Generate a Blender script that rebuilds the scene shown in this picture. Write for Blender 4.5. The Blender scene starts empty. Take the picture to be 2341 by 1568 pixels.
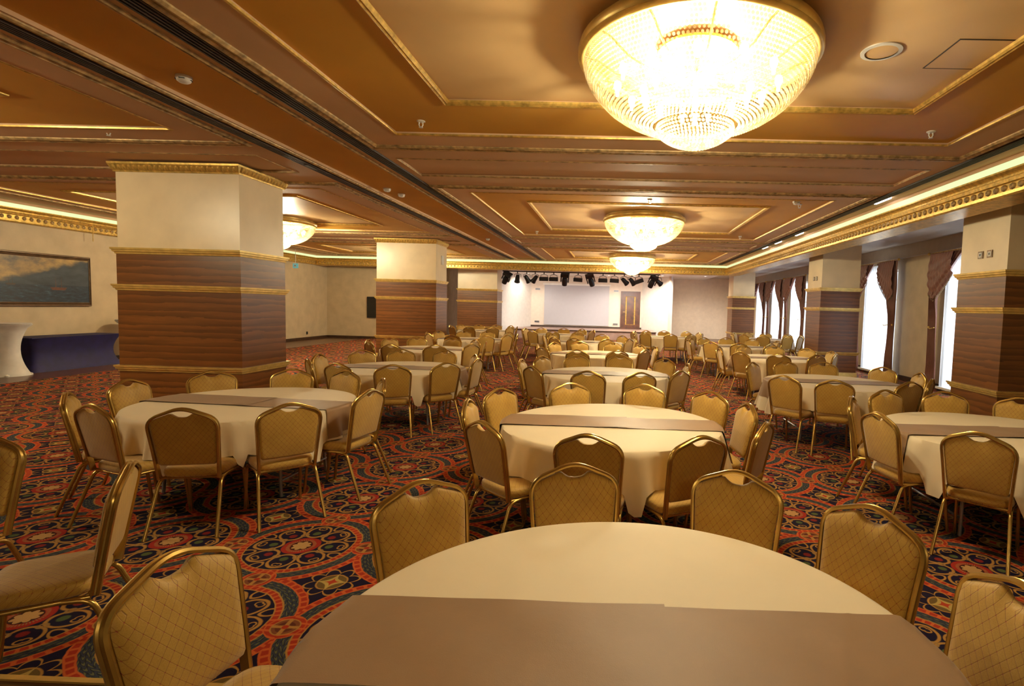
import bpy, math, random
from mathutils import Vector, Matrix
random.seed(7)
PI = math.pi
scene = bpy.context.scene
C = scene.collection

# ------------------------------------------------------------------ camera
F_PX, PITCH, ROLL, YAW, PX, PY = 1225.74, 0.0651, 0.027, 0.0191, 1383.04, 781.42
cam = bpy.data.cameras.new('camera')
cam.sensor_fit = 'HORIZONTAL'; cam.sensor_width = 36.0
cam.lens = F_PX * 36.0 / 2341.0
cam.shift_x = (1170.5 - PX) / 2341.0
cam.shift_y = (PY - 784.0) / 2341.0
cam.clip_start = 0.05; cam.clip_end = 200
camo = bpy.data.objects.new('camera', cam); C.objects.link(camo)
right = Vector((math.cos(YAW), math.sin(YAW), 0))
fwd0 = Vector((-math.sin(YAW), math.cos(YAW), 0))
fwd = fwd0 * math.cos(PITCH) - Vector((0, 0, 1)) * math.sin(PITCH)
up = right.cross(fwd)
r2 = right * math.cos(ROLL) + up * math.sin(ROLL)
u2 = up * math.cos(ROLL) - right * math.sin(ROLL)
m = Matrix((r2, u2, -fwd)).transposed().to_4x4()
m.translation = Vector((0, 0, 1.72))
camo.matrix_world = m
scene.camera = camo

# ------------------------------------------------------------------ world, exposure
vs = scene.view_settings
vs.view_transform = 'Standard'; vs.look = 'None'; vs.gamma = 1.0; vs.use_curve_mapping = False
vs.exposure = 0.85
scene.cycles.use_denoising = True
scene.cycles.max_bounces = 6
scene.cycles.diffuse_bounces = 4
scene.cycles.transparent_max_bounces = 12
scene.cycles.sample_clamp_indirect = 6.0
w = bpy.data.worlds.new('world'); scene.world = w; w.use_nodes = True
w.node_tree.nodes['Background'].inputs[0].default_value = (0.80, 0.90, 1.0, 1)
w.node_tree.nodes['Background'].inputs[1].default_value = 0.9

WIN = [11.55, 15.5, 19.2, 22.35, 25.1, 27.9]          # window centres along the right wall
WALL_R = 7.6
def area(name, loc, rot, sx, sy, power, col):
    l = bpy.data.lights.new(name, 'AREA'); l.shape = 'RECTANGLE'; l.size = sx; l.size_y = sy
    l.energy = power; l.color = col
    o = bpy.data.objects.new(name, l); C.objects.link(o); o.location = loc; o.rotation_euler = rot
    return o
for i, y in enumerate(WIN):                           # daylight outside each window
    area('daylight', (WALL_R + 0.75, y, 1.75), (0, PI / 2, 0), 2.9, 1.6, 75, (0.80, 0.90, 1.0))

# ------------------------------------------------------------------ mesh helpers
class MB:
    def __init__(s): s.v = []; s.f = []; s.m = []
    def add(s, vs, fs, mi=0):
        b = len(s.v); s.v += [tuple(p) for p in vs]
        s.f += [tuple(b + i for i in f) for f in fs]; s.m += [mi] * len(fs)
        return s
    def box(s, x0, x1, y0, y1, z0, z1, mi=0):
        v = [(x, y, z) for z in (z0, z1) for y in (y0, y1) for x in (x0, x1)]
        return s.add(v, [(0, 2, 3, 1), (4, 5, 7, 6), (0, 1, 5, 4), (2, 6, 7, 3), (0, 4, 6, 2), (1, 3, 7, 5)], mi)
    def sweep(s, path, prof, normals=None, closed=False, caps=True, mi=0, fixed_n=None):
        # path: points; prof: (a, b) offsets: a along n, b along binormal (t x n)
        P = [Vector(p) for p in path]; n = len(P); k = len(prof); rings = []
        N = Vector(fixed_n).normalized() if fixed_n is not None else None
        for i in range(n):
            if closed: t = (P[(i + 1) % n] - P[i - 1])
            else: t = P[min(i + 1, n - 1)] - P[max(i - 1, 0)]
            t.normalize()
            if fixed_n is not None: nn = N
            else:
                if N is None:
                    N = t.orthogonal().normalized()
                N = (N - t * N.dot(t)).normalized(); nn = N
            bb = t.cross(nn).normalized()
            sc = 1.0
            if fixed_n is not None and (closed or 0 < i < n - 1):
                a1 = (P[i] - P[i - 1]).normalized(); a2 = (P[(i + 1) % n] - P[i]).normalized()
                d = max(-0.95, min(1, a1.dot(a2))); sc = 1 / math.sqrt((1 + d) / 2)
            rings.append([P[i] + nn * a + bb * (b * sc) for a, b in prof])
        vs = [p for r in rings for p in r]; fs = []
        for i in range(n if closed else n - 1):
            j = (i + 1) % n
            for q in range(k):
                fs.append((i * k + q, i * k + (q + 1) % k, j * k + (q + 1) % k, j * k + q))
        if caps and not closed:
            fs.append(tuple(range(k))[::-1]); fs.append(tuple((n - 1) * k + q for q in range(k)))
        return s.add(vs, fs, mi)
    def tube(s, path, r, n=8, closed=False, mi=0):
        return s.sweep(path, [(r * math.cos(2 * PI * i / n), r * math.sin(2 * PI * i / n)) for i in range(n)], closed=closed, mi=mi)
    def lathe(s, prof, n=32, c=(0, 0, 0), mi=0, a0=0, a1=2 * PI):
        full = abs(a1 - a0 - 2 * PI) < 1e-6; k = len(prof); m_ = n if full else n + 1
        vs = []
        for i in range(m_):
            a = a0 + (a1 - a0) * i / n
            for r, z in prof: vs.append((c[0] + r * math.cos(a), c[1] + r * math.sin(a), c[2] + z))
        fs = []
        for i in range(n):
            j = (i + 1) % m_
            for q in range(k - 1): fs.append((i * k + q, j * k + q, j * k + q + 1, i * k + q + 1))
        return s.add(vs, fs, mi)
    def grid(s, fn, nu, nv, mi=0):
        vs = [fn(i / nu, j / nv) for j in range(nv + 1) for i in range(nu + 1)]
        fs = [(j * (nu + 1) + i, j * (nu + 1) + i + 1, (j + 1) * (nu + 1) + i + 1, (j + 1) * (nu + 1) + i) for j in range(nv) for i in range(nu)]
        return s.add(vs, fs, mi)
    def ball(s, c, r, mi=0, n=8, sz=1.0):
        k = n // 2
        prof = [(r * math.sin(PI * i / k), r * sz * math.cos(PI * i / k)) for i in range(k + 1)]
        return s.lathe([(max(a, 1e-4), b) for a, b in prof], n, c, mi)
    def mesh(s, name, mats, smooth=False):
        me = bpy.data.meshes.new(name); me.from_pydata(s.v, [], s.f)
        for m_ in (mats if isinstance(mats, (list, tuple)) else [mats]): me.materials.append(m_)
        if any(s.m): me.polygons.foreach_set('material_index', s.m)
        if smooth:
            me.polygons.foreach_set('use_smooth', [True] * len(me.polygons))
            try: me.set_sharp_from_angle(angle=math.radians(smooth if smooth is not True else 50))
            except Exception: pass
        me.update()
        return me
    def obj(s, name, mats, parent=None, smooth=False):
        o = bpy.data.objects.new(name, s.mesh(name, mats, smooth)); C.objects.link(o)
        if parent: o.parent = parent
        return o
def link(name, me, parent=None, loc=None, rz=None):
    o = bpy.data.objects.new(name, me); C.objects.link(o)
    if parent: o.parent = parent
    if loc is not None: o.location = loc
    if rz is not None: o.rotation_euler.z = rz
    return o
def tag(o, label, cat=None, group=None, kind=None):
    o['label'] = label
    if cat: o['category'] = cat
    if group: o['group'] = group
    if kind: o['kind'] = kind
    return o
def thing(name, label, cat, loc=(0, 0, 0), rz=0, group=None, kind=None):
    o = bpy.data.objects.new(name, None); C.objects.link(o); o.location = loc; o.rotation_euler.z = rz
    o.empty_display_size = 0.1
    return tag(o, label, cat, group, kind)
def struct(o, label): return tag(o, label, kind='structure')
def copy_tree(o, parent=None):
    c = o.copy(); C.objects.link(c); c.parent = parent
    for ch in list(o.children): copy_tree(ch, c)
    return c
ORD = ['first', 'second', 'third', 'fourth', 'fifth', 'sixth', 'seventh', 'eighth', 'ninth', 'tenth']

# ------------------------------------------------------------------ materials
class NT:
    def __init__(s, name):
        s.mat = bpy.data.materials.new(name); s.mat.use_nodes = True
        s.t = s.mat.node_tree; s.b = s.t.nodes['Principled BSDF']; s.out = s.t.nodes['Material Output']
    def node(s, typ, **kw):
        n = s.t.nodes.new(typ)
        for k, v in kw.items(): setattr(n, k, v)
        return n
    def put(s, sock, v):
        if hasattr(v, 'is_output'): s.t.links.new(v, sock)
        else: sock.default_value = v
    def m(s, op, a, b=None, c=None, clamp=False):
        n = s.node('ShaderNodeMath', operation=op, use_clamp=clamp)
        for i, v in enumerate((a, b, c)):
            if v is not None: s.put(n.inputs[i], v)
        return n.outputs[0]
    def mix(s, f, a, b):
        n = s.node('ShaderNodeMix', data_type='RGBA', clamp_factor=True)
        s.put(n.inputs[0], f)
        for i, v in ((6, a), (7, b)):
            s.put(n.inputs[i], v if hasattr(v, 'is_output') else (*v, 1)[:4])
        return n.outputs[2]
    def co(s, kind='Object'):
        return s.node('ShaderNodeTexCoord').outputs[kind]
    def mapping(s, vec, scale=(1, 1, 1), loc=(0, 0, 0), rot=(0, 0, 0)):
        n = s.node('ShaderNodeMapping'); s.put(n.inputs[0], vec)
        n.inputs['Scale'].default_value = scale; n.inputs['Location'].default_value = loc; n.inputs['Rotation'].default_value = rot
        return n.outputs[0]
    def noise(s, vec, scale, detail=3, rough=0.5):
        n = s.node('ShaderNodeTexNoise'); s.put(n.inputs['Vector'], vec)
        n.inputs['Scale'].default_value = scale; n.inputs['Detail'].default_value = detail; n.inputs['Roughness'].default_value = rough
        return n.outputs[0]
    def ramp(s, f, stops):
        n = s.node('ShaderNodeValToRGB'); s.put(n.inputs[0], f); e = n.color_ramp.elements
        while len(e) < len(stops): e.new(0.5)
        for el, (p, c) in zip(e, stops): el.position = p; el.color = (*c, 1)[:4]
        return n.outputs[0]
    def xyz(s, vec):
        n = s.node('ShaderNodeSeparateXYZ'); s.put(n.inputs[0], vec); return n.outputs
    def step(s, x, lo, hi):     # smooth 0..1
        n = s.node('ShaderNodeMapRange', interpolation_type='SMOOTHSTEP'); s.put(n.inputs[0], x)
        n.inputs[1].default_value = lo; n.inputs[2].default_value = hi
        return n.outputs[0]
    def band(s, x, lo, hi, e=0.004):
        return s.m('MULTIPLY', s.step(x, lo - e, lo + e), s.m('SUBTRACT', 1.0, s.step(x, hi - e, hi + e)))
    def bump(s, h, strength=0.2, dist=0.01):
        n = s.node('ShaderNodeBump'); n.inputs['Strength'].default_value = strength; n.inputs['Distance'].default_value = dist
        s.put(n.inputs['Height'], h); s.t.links.new(n.outputs[0], s.b.inputs['Normal'])
    def fin(s, col, rough=0.5, metal=0.0, spec=0.5, **kw):
        s.put(s.b.inputs['Base Color'], col if hasattr(col, 'is_output') else (*col, 1)[:4])
        s.put(s.b.inputs['Roughness'], rough); s.b.inputs['Metallic'].default_value = metal
        s.b.inputs['Specular IOR Level'].default_value = spec
        for k, v in kw.items(): s.b.inputs[k.replace('_', ' ')].default_value = v
        return s.mat
def plain(name, col, rough=0.5, metal=0.0, spec=0.5, var=0.08, scale=6.0, bump=0.0, **kw):
    t = NT(name); n = t.noise(t.co(), scale, 4)
    c2 = tuple(c * (1 - var * 2) for c in col); c1 = tuple(min(1, c * (1 + var)) for c in col)
    if bump: t.bump(t.noise(t.co(), scale * 25, 2), bump, 0.004)
    return t.fin(t.ramp(n, [(0.3, c2), (0.7, c1)]), rough, metal, spec, **kw)
def emit(name, col, strength):
    t = NT(name); n = t.noise(t.co(), 3.0)
    c = t.ramp(n, [(0.0, tuple(x * 0.92 for x in col)), (1.0, col)])
    t.fin((0.05, 0.05, 0.05)); t.put(t.b.inputs['Emission Color'], c); t.b.inputs['Emission Strength'].default_value = strength
    return t.mat

M = {}
M['pink'] = plain('taupe_ceiling_paint', (0.66, 0.43, 0.25), 0.68, spec=0.18, var=0.06, scale=0.8)
M['ochre'] = plain('ochre_ceiling_paint', (0.64, 0.315, 0.032), 0.6, var=0.06, scale=0.8)
M['beige'] = plain('beige_ceiling_paint', (0.74, 0.48, 0.22), 0.36, spec=0.45, var=0.06, scale=0.8)
M['gold'] = plain('gold_leaf_moulding', (0.70, 0.45, 0.11), 0.38, metal=0.6, var=0.2, scale=18)
M['antique'] = plain('antique_gold_moulding', (0.50, 0.33, 0.14), 0.5, metal=0.3, var=0.3, scale=14)
M['brass'] = plain('polished_brass_band', (0.80, 0.56, 0.17), 0.32, metal=0.45, var=0.1, scale=9)
M['dark'] = plain('dark_slot_metal', (0.018, 0.013, 0.012), 0.4, var=0.2)
M['slat'] = plain('slot_slat_metal', (0.07, 0.05, 0.04), 0.5, metal=0.2, var=0.2)
M['plaster'] = plain('cream_plaster', (0.84, 0.68, 0.44), 0.32, spec=0.45, var=0.05, scale=2.0, bump=0.05)
M['wall'] = plain('beige_wallpaper', (0.54, 0.42, 0.26), 0.6, var=0.06, scale=3.0, bump=0.1)
M['white_wall'] = plain('white_wall_paint', (0.82, 0.78, 0.72), 0.6, var=0.03)
M['stage_wall'] = plain('salmon_stage_wall', (0.78, 0.66, 0.54), 0.6, var=0.03)
M['bay'] = plain('bay_ceiling_paint', (0.44, 0.38, 0.32), 0.5, var=0.04)
M['cream_wall'] = plain('cream_wall_paint', (0.88, 0.74, 0.58), 0.6, var=0.03)
M['screen'] = plain('projection_screen', (0.47, 0.455, 0.48), 0.7, var=0.01)
M['parquet'] = None
M['black'] = plain('black_lamp_metal', (0.012, 0.012, 0.014), 0.35, var=0.2)
M['white_plastic'] = plain('white_plastic', (0.75, 0.72, 0.66), 0.35, var=0.04)
M['grey_metal'] = plain('grey_metal', (0.35, 0.35, 0.37), 0.35, metal=0.6, var=0.1)
M['chair_metal'] = plain('champagne_gold_tube', (0.58, 0.38, 0.105), 0.27, metal=0.85, var=0.1, scale=8)
M['navy'] = plain('navy_stretch_cloth', (0.008, 0.005, 0.07), 0.7, var=0.15)
M['white_cloth'] = plain('white_stretch_cloth', (0.72, 0.68, 0.62), 0.7, var=0.05)
M['sheer'] = None
M['tv'] = plain('black_glass', (0.006, 0.006, 0.007), 0.12, var=0.1)
M['frame'] = plain('antique_bronze_frame', (0.16, 0.10, 0.055), 0.35, metal=0.5, var=0.15, scale=8)
M['stage_wood'] = plain('stage_laminate', (0.34, 0.22, 0.17), 0.4, var=0.15, scale=3)
M['door_wood'] = plain('dark_door_wood', (0.11, 0.035, 0.015), 0.35, var=0.3, scale=5)
M['base_wood'] = plain('dark_baseboard', (0.055, 0.025, 0.012), 0.4, var=0.2)

def wood_mat(name, base, dark, rough):
    t = NT(name); co = t.co(); x = t.xyz(co)
    n = t.noise(t.mapping(co, (0.45, 0.45, 6.0)), 2.0, 4, 0.55)
    wv = t.m('FRACT', t.m('ADD', t.m('MULTIPLY', x[2], 9.5), t.m('MULTIPLY', n, 1.6)))
    fine = t.noise(t.mapping(co, (1.2, 1.2, 110.0)), 3.0, 3, 0.6)
    f = t.m('ADD', t.m('MULTIPLY', wv, 0.38), t.m('ADD', t.m('MULTIPLY', fine, 0.42), t.m('MULTIPLY', n, 0.25)))
    return t.fin(t.ramp(f, [(0.2, dark), (0.52, base), (0.85, tuple(c * 1.7 for c in base))]), rough, spec=0.5)
M['wood'] = wood_mat('walnut_veneer', (0.165, 0.060, 0.013), (0.085, 0.028, 0.007), 0.32)
def parquet():
    t = NT('parquet_boards'); co = t.co()
    br = t.node('ShaderNodeTexBrick'); t.put(br.inputs['Vector'], co)
    br.inputs['Scale'].default_value = 1.0; br.inputs['Brick Width'].default_value = 1.1; br.inputs['Row Height'].default_value = 0.11
    br.inputs['Mortar Size'].default_value = 0.003
    for k, c in (('Color1', (0.13, 0.055, 0.022)), ('Color2', (0.09, 0.036, 0.015)), ('Mortar', (0.02, 0.01, 0.006))): br.inputs[k].default_value = (*c, 1)
    return t.fin(br.outputs[0], 0.3)
M['parquet'] = parquet()
def cloth_mat(name, col, var, rough, sheen):
    t = NT(name); co = t.co(); n = t.noise(co, 3.5, 5, 0.6); wv = t.noise(co, 420, 1)
    t.bump(t.m('ADD', t.m('MULTIPLY', n, 1.0), t.m('MULTIPLY', wv, 0.15)), 0.18, 0.012)
    return t.fin(t.ramp(n, [(0.3, tuple(c * (1 - var) for c in col)), (0.7, col)]), rough, spec=0.3, Sheen_Weight=sheen, Sheen_Roughness=0.4)
M['cloth'] = cloth_mat('cream_tablecloth', (0.82, 0.69, 0.47), 0.04, 0.6, 0.1)
M['runner'] = cloth_mat('taupe_satin_runner', (0.32, 0.19, 0.095), 0.12, 0.5, 0.15)
M['drape'] = cloth_mat('plum_brown_satin', (0.24, 0.105, 0.075), 0.25, 0.40, 0.4)
def fabric():
    t = NT('mustard_lattice_fabric'); co = t.co(); x = t.xyz(co)
    # diamond lattice over the pad: front view uses x,z; the seat uses x,y; add both
    h = t.m('ADD', x[2], x[1])
    a = t.m('MULTIPLY', t.m('ADD', x[0], h), 28.0); b = t.m('MULTIPLY', t.m('SUBTRACT', x[0], h), 28.0)
    la = t.m('ABSOLUTE', t.m('SUBTRACT', t.m('FRACT', a), 0.5)); lb = t.m('ABSOLUTE', t.m('SUBTRACT', t.m('FRACT', b), 0.5))
    ln = t.m('MAXIMUM', la, lb)
    line = t.step(ln, 0.455, 0.495)
    node = t.m('MULTIPLY', t.step(la, 0.42, 0.46), t.step(lb, 0.42, 0.46))
    n = t.noise(co, 300, 2); n2 = t.noise(co, 9, 2)
    base = t.ramp(t.m('ADD', t.m('MULTIPLY', n, 0.5), t.m('MULTIPLY', n2, 0.5)), [(0.3, (0.45, 0.26, 0.042)), (0.7, (0.62, 0.385, 0.078))])
    c = t.mix(line, base, (0.33, 0.16, 0.03)); c = t.mix(node, c, (0.34, 0.07, 0.03))
    t.bump(t.m('SUBTRACT', t.m('MULTIPLY', n, 0.12), line), 0.35, 0.003)
    return t.fin(c, 0.55, spec=0.35, Sheen_Weight=0.3, Sheen_Roughness=0.5)
M['fabric'] = fabric()
def sheer():
    t = NT('white_sheer_voile'); x = t.xyz(t.co())
    f = t.m('ADD', t.m('MULTIPLY', t.m('SINE', t.m('MULTIPLY', x[1], 60.0)), 0.5), 0.5)
    c = t.ramp(f, [(0.0, (0.82, 0.86, 0.92)), (1.0, (0.95, 0.96, 0.98))])
    tr = t.node('ShaderNodeBsdfTranslucent'); t.put(tr.inputs[0], c)
    tp = t.node('ShaderNodeBsdfTransparent'); df = t.node('ShaderNodeBsdfDiffuse'); t.put(df.inputs[0], c)
    m1 = t.node('ShaderNodeMixShader'); m1.inputs[0].default_value = 0.3; t.t.links.new(tr.outputs[0], m1.inputs[1]); t.t.links.new(df.outputs[0], m1.inputs[2])
    m2 = t.node('ShaderNodeMixShader'); m2.inputs[0].default_value = 0.2; t.t.links.new(m1.outputs[0], m2.inputs[1]); t.t.links.new(tp.outputs[0], m2.inputs[2])
    t.t.links.new(m2.outputs[0], t.out.inputs[0]); return t.mat
M['sheer'] = sheer()
def crystal():
    t = NT('crystal_bead'); n = t.noise(t.co(), 14, 2)
    c = t.ramp(n, [(0.35, (0.26, 0.195, 0.09)), (0.65, (0.38, 0.335, 0.24))])
    tr = t.node('ShaderNodeBsdfTranslucent'); t.put(tr.inputs[0], c)
    gl = t.node('ShaderNodeBsdfGlossy'); gl.inputs['Roughness'].default_value = 0.15; t.put(gl.inputs[0], c)
    tp = t.node('ShaderNodeBsdfTransparent'); t.put(tp.inputs[0], (1, 0.97, 0.9, 1))
    m1 = t.node('ShaderNodeMixShader'); m1.inputs[0].default_value = 0.18; t.t.links.new(tr.outputs[0], m1.inputs[1]); t.t.links.new(gl.outputs[0], m1.inputs[2])
    m2 = t.node('ShaderNodeMixShader'); m2.inputs[0].default_value = 0.48; t.t.links.new(m1.outputs[0], m2.inputs[1]); t.t.links.new(tp.outputs[0], m2.inputs[2])
    t.t.links.new(m2.outputs[0], t.out.inputs[0]); return t.mat
M['crystal'] = crystal()
M['bulb'] = emit('warm_bulb', (1.0, 0.90, 0.68), 14.0)
M['cove'] = emit('painted_cove_glow', (0.80, 0.98, 0.46), 0.62)  # emission paints the lit back wall of the cove
M['lamp'] = emit('lamp_face', (1.0, 0.98, 0.95), 8.0)
M['exit'] = emit('exit_sign_face', (0.12, 0.35, 0.30), 0.5)

def carpet_mat():
    t = NT('medallion_carpet'); x = t.xyz(t.co())
    S = 0.925
    p = t.m('DIVIDE', t.m('ADD', x[0], 2.15), S); q = t.m('DIVIDE', t.m('SUBTRACT', x[1], 3.6), S)
    # a little hand-woven waviness
    wob = t.noise(t.co(), 9, 2)
    p = t.m('ADD', p, t.m('MULTIPLY', t.m('SUBTRACT', wob, 0.5), 0.02)); q = t.m('ADD', q, t.m('MULTIPLY', t.m('SUBTRACT', wob, 0.5), 0.02))
    u = t.m('SUBTRACT', p, t.m('FLOOR', t.m('ADD', p, 0.5))); v = t.m('SUBTRACT', q, t.m('FLOOR', t.m('ADD', q, 0.5)))
    def ln(a, b): return t.m('SQRT', t.m('ADD', t.m('MULTIPLY', a, a), t.m('MULTIPLY', b, b)))
    r = ln(u, v); th = t.m('ARCTAN2', v, u)
    au = t.m('SUBTRACT', t.m('ABSOLUTE', u), 0.5); av = t.m('SUBTRACT', t.m('ABSOLUTE', v), 0.5)
    d1 = ln(au, v); d2 = ln(u, av); ds = t.m('MINIMUM', d1, d2); dd = ln(au, av)
    c1 = t.m('MINIMUM', t.m('ABSOLUTE', au), t.m('ABSOLUTE', v)); c2 = t.m('MINIMUM', t.m('ABSOLUTE', u), t.m('ABSOLUTE', av))
    sel = t.m('LESS_THAN', d1, d2); cross = t.m('ADD', t.m('MULTIPLY', sel, c1), t.m('MULTIPLY', t.m('SUBTRACT', 1.0, sel), c2))
    NAVY = (0.010, 0.008, 0.030); RED = (0.40, 0.035, 0.018); ORANGE = (0.62, 0.13, 0.03); GOLD = (0.46, 0.235, 0.055); TAN = (0.34, 0.20, 0.07)
    # corner diamonds
    ph = t.m('ARCTAN2', av, au)
    c = NAVY
    leaf = t.m('ABSOLUTE', t.m('SINE', t.m('MULTIPLY', ph, 4.0)))
    lr = t.m('ADD', 0.115, t.m('MULTIPLY', leaf, 0.055))
    c = t.mix(t.band(t.m('ABSOLUTE', t.m('SUBTRACT', dd, lr)), -1, 0.007, 0.004), c, GOLD)
    c = t.mix(t.band(dd, 0.085, 0.097), c, GOLD)
    c = t.mix(t.m('SUBTRACT', 1.0, t.step(dd, 0.082, 0.088)), c, (0.16, 0.10, 0.03))
    star = t.m('ADD', t.m('SQRT', t.m('ABSOLUTE', au)), t.m('SQRT', t.m('ABSOLUTE', av)))
    c = t.mix(t.m('SUBTRACT', 1.0, t.step(star, 0.34, 0.37)), c, (0.50, 0.36, 0.10))
    c = t.mix(t.m('SUBTRACT', 1.0, t.step(star, 0.235, 0.26)), c, (0.45, 0.05, 0.02))
    # blue bands round every medallion
    dash = t.m('SINE', t.m('ADD', t.m('MULTIPLY', th, 46.0), t.m('MULTIPLY', t.m('SINE', t.m('MULTIPLY', r, 210.0)), 2.2)))
    row = t.m('ABSOLUTE', t.m('SINE', t.m('MULTIPLY', r, 150.0)))
    blue = t.mix(t.m('MULTIPLY', t.step(dash, 0.1, 0.7), t.step(row, 0.35, 0.8)), (0.022, 0.026, 0.040), (0.14, 0.14, 0.07))
    blue = t.mix(t.m('MULTIPLY', t.step(dash, 0.0, -0.6), 0.55), blue, (0.05, 0.065, 0.11))
    c = t.mix(t.band(r, 0.40, 0.51), c, blue)
    # red rings
    dot = t.m('SINE', t.m('MULTIPLY', th, 52.0))
    red = t.mix(t.step(dot, 0.2, 0.8), RED, ORANGE)
    c = t.mix(t.band(r, 0.372, 0.418), c, red)
    c = t.mix(t.band(r, 0.500, 0.543), c, red)
    for e in (0.372, 0.418, 0.500, 0.543):
        c = t.mix(t.band(r, e - 0.005, e + 0.005, 0.003), c, ORANGE if e in (0.5, 0.543) else GOLD)
    # medallion field
    inn = t.m('SUBTRACT', 1.0, t.step(r, 0.366, 0.370))
    f8 = t.m('SUBTRACT', t.m('MODULO', t.m('ADD', t.m('ADD', th, PI / 8), 2 * PI), PI / 4), PI / 8)
    lx = t.m('MULTIPLY', r, t.m('COSINE', f8)); ly = t.m('MULTIPLY', r, t.m('SINE', f8))
    aly = t.m('ABSOLUTE', ly)
    field = NAVY
    alt = t.m('SINE', t.m('MULTIPLY', th, 4.0)); alt2 = t.m('COSINE', t.m('MULTIPLY', th, 4.0))
    def ring(f, cx, cy, rad, wd, col, yy=aly, sx=1.0):
        dx = t.m('MULTIPLY', t.m('SUBTRACT', lx, cx), sx)
        d = t.m('ABSOLUTE', t.m('SUBTRACT', ln(dx, t.m('SUBTRACT', yy, cy)), rad))
        return t.mix(t.m('SUBTRACT', 1.0, t.step(d, wd * 0.5, wd * 1.4)), f, col)
    def blob(f, cx, cy, rad, col, yy=aly):
        d = ln(t.m('SUBTRACT', lx, cx), t.m('SUBTRACT', yy, cy))
        return t.mix(t.m('SUBTRACT', 1.0, t.step(d, rad * 0.7, rad)), f, col)
    fl = t.mix(t.step(alt2, -0.1, 0.1), (0.24, 0.02, 0.02), (0.09, 0.12, 0.04))
    field = blob(field, 0.215, 0.0, 0.034, fl)
    field = ring(field, 0.245, 0.0, 0.083, 0.009, GOLD, sx=0.85)
    field = ring(field, 0.315, 0.130, 0.034, 0.007, GOLD, sx=0.7)
    field = ring(field, 0.180, 0.074, 0.022, 0.007, TAN)
    field = ring(field, 0.300, 0.012, 0.020, 0.005, GOLD)
    field = t.mix(t.m('SUBTRACT', 1.0, t.step(r, 0.128, 0.136)), field, (0.38, 0.028, 0.018))
    tick = t.step(t.m('SINE', t.m('MULTIPLY', th, 40.0)), -0.2, 0.2)
    field = t.mix(t.m('MULTIPLY', t.band(r, 0.080, 0.102), tick), field, TAN)
    fr = t.m('ADD', 0.05, t.m('MULTIPLY', t.m('ABSOLUTE', t.m('COSINE', t.m('MULTIPLY', th, 4.0))), 0.02))
    field = t.mix(t.m('SUBTRACT', 1.0, t.step(r, 0.074, 0.080)), field, (0.05, 0.015, 0.01))
    field = t.mix(t.m('LESS_THAN', r, fr), field, (0.55, 0.32, 0.12))
    c = t.mix(inn, c, field)
    # small star rosettes between medallions
    ro = t.mix(t.step(cross, 0.008, 0.016), GOLD, t.mix(t.step(t.m('SINE', t.m('MULTIPLY', ds, 120.0)), -0.3, 0.3), (0.12, 0.03, 0.02), (0.22, 0.07, 0.03)))
    ro = t.mix(t.m('SUBTRACT', 1.0, t.step(ds, 0.016, 0.022)), ro, RED)
    ro = t.mix(t.band(ds, 0.078, 0.108), ro, red); ro = t.mix(t.band(ds, 0.073, 0.081, 0.003), ro, GOLD); ro = t.mix(t.band(ds, 0.104, 0.112, 0.003), ro, ORANGE)
    c = t.mix(t.m('SUBTRACT', 1.0, t.step(ds, 0.109, 0.113)), c, ro)
    pile = t.noise(t.co(), 260, 2)
    c = t.mix(t.m('MULTIPLY', pile, 0.35), c, (0.01, 0.006, 0.006))
    t.bump(pile, 0.4, 0.004)
    return t.fin(c, 0.95, spec=0.1)
M['carpet'] = carpet_mat()

# ------------------------------------------------------------------ shell: floor and walls
Z0 = 3.63
WALL_L, FAR_L, NEAR, COR_R, COR_Y = -13.05, 24.0, -8.0, 4.68, 22.9
struct(MB().box(-14, 9, NEAR - 0.3, 33, -0.2, -0.004).obj('floor', M['parquet']), 'dark parquet floor bordering the patterned carpet')
o = MB().box(-11.31, WALL_R, 2.24, 29, -0.012, 0.0).obj('carpet', M['carpet'])
tag(o, 'navy red and gold medallion carpet covering the hall floor', 'carpet')
o = MB().box(-11.4, WALL_R, 2.215, 2.245, -0.004, 0.006).obj('floor_strip', M['brass'])
tag(o, 'brass edging strip between parquet and carpet', 'edging strip')
struct(MB().box(WALL_L - 0.2, WALL_L, NEAR, FAR_L + 0.2, -0.2, 3.9).obj('wall_left', M['wall']), 'beige papered wall behind the seascape painting')
struct(MB().box(WALL_L, -8.0, FAR_L, FAR_L + 0.2, -0.2, 3.9).obj('wall_far_left', M['wall']), 'beige papered end wall beside the black display')
struct(MB().box(-8.2, -8.0, FAR_L + 0.2, 29.5, -0.2, 3.9).obj('wall_lobby', M['wall']), 'short beige wall leading to the bar corner')
struct(MB().box(-9.5, -5.9, 29.3, 29.5, -0.2, 3.9).obj('wall_bar', M['base_wood']), 'dark brown wall behind the bar corner')
struct(MB().box(-14, 9, NEAR - 0.2, NEAR, -0.2, 4).obj('wall_near', M['wall']), 'plain beige wall facing the stage')
for nm, x0, x1, y0, y1, lab in (('baseboard_left', WALL_L, WALL_L + 0.03, NEAR, FAR_L, 'dark baseboard under the seascape wall'),
                                ('baseboard_far_left', WALL_L, -8.0, FAR_L - 0.03, FAR_L, 'dark baseboard of the end wall')):
    struct(MB().box(x0, x1, y0, y1, -0.004, 0.11).obj(nm, M['base_wood']), lab)
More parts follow.
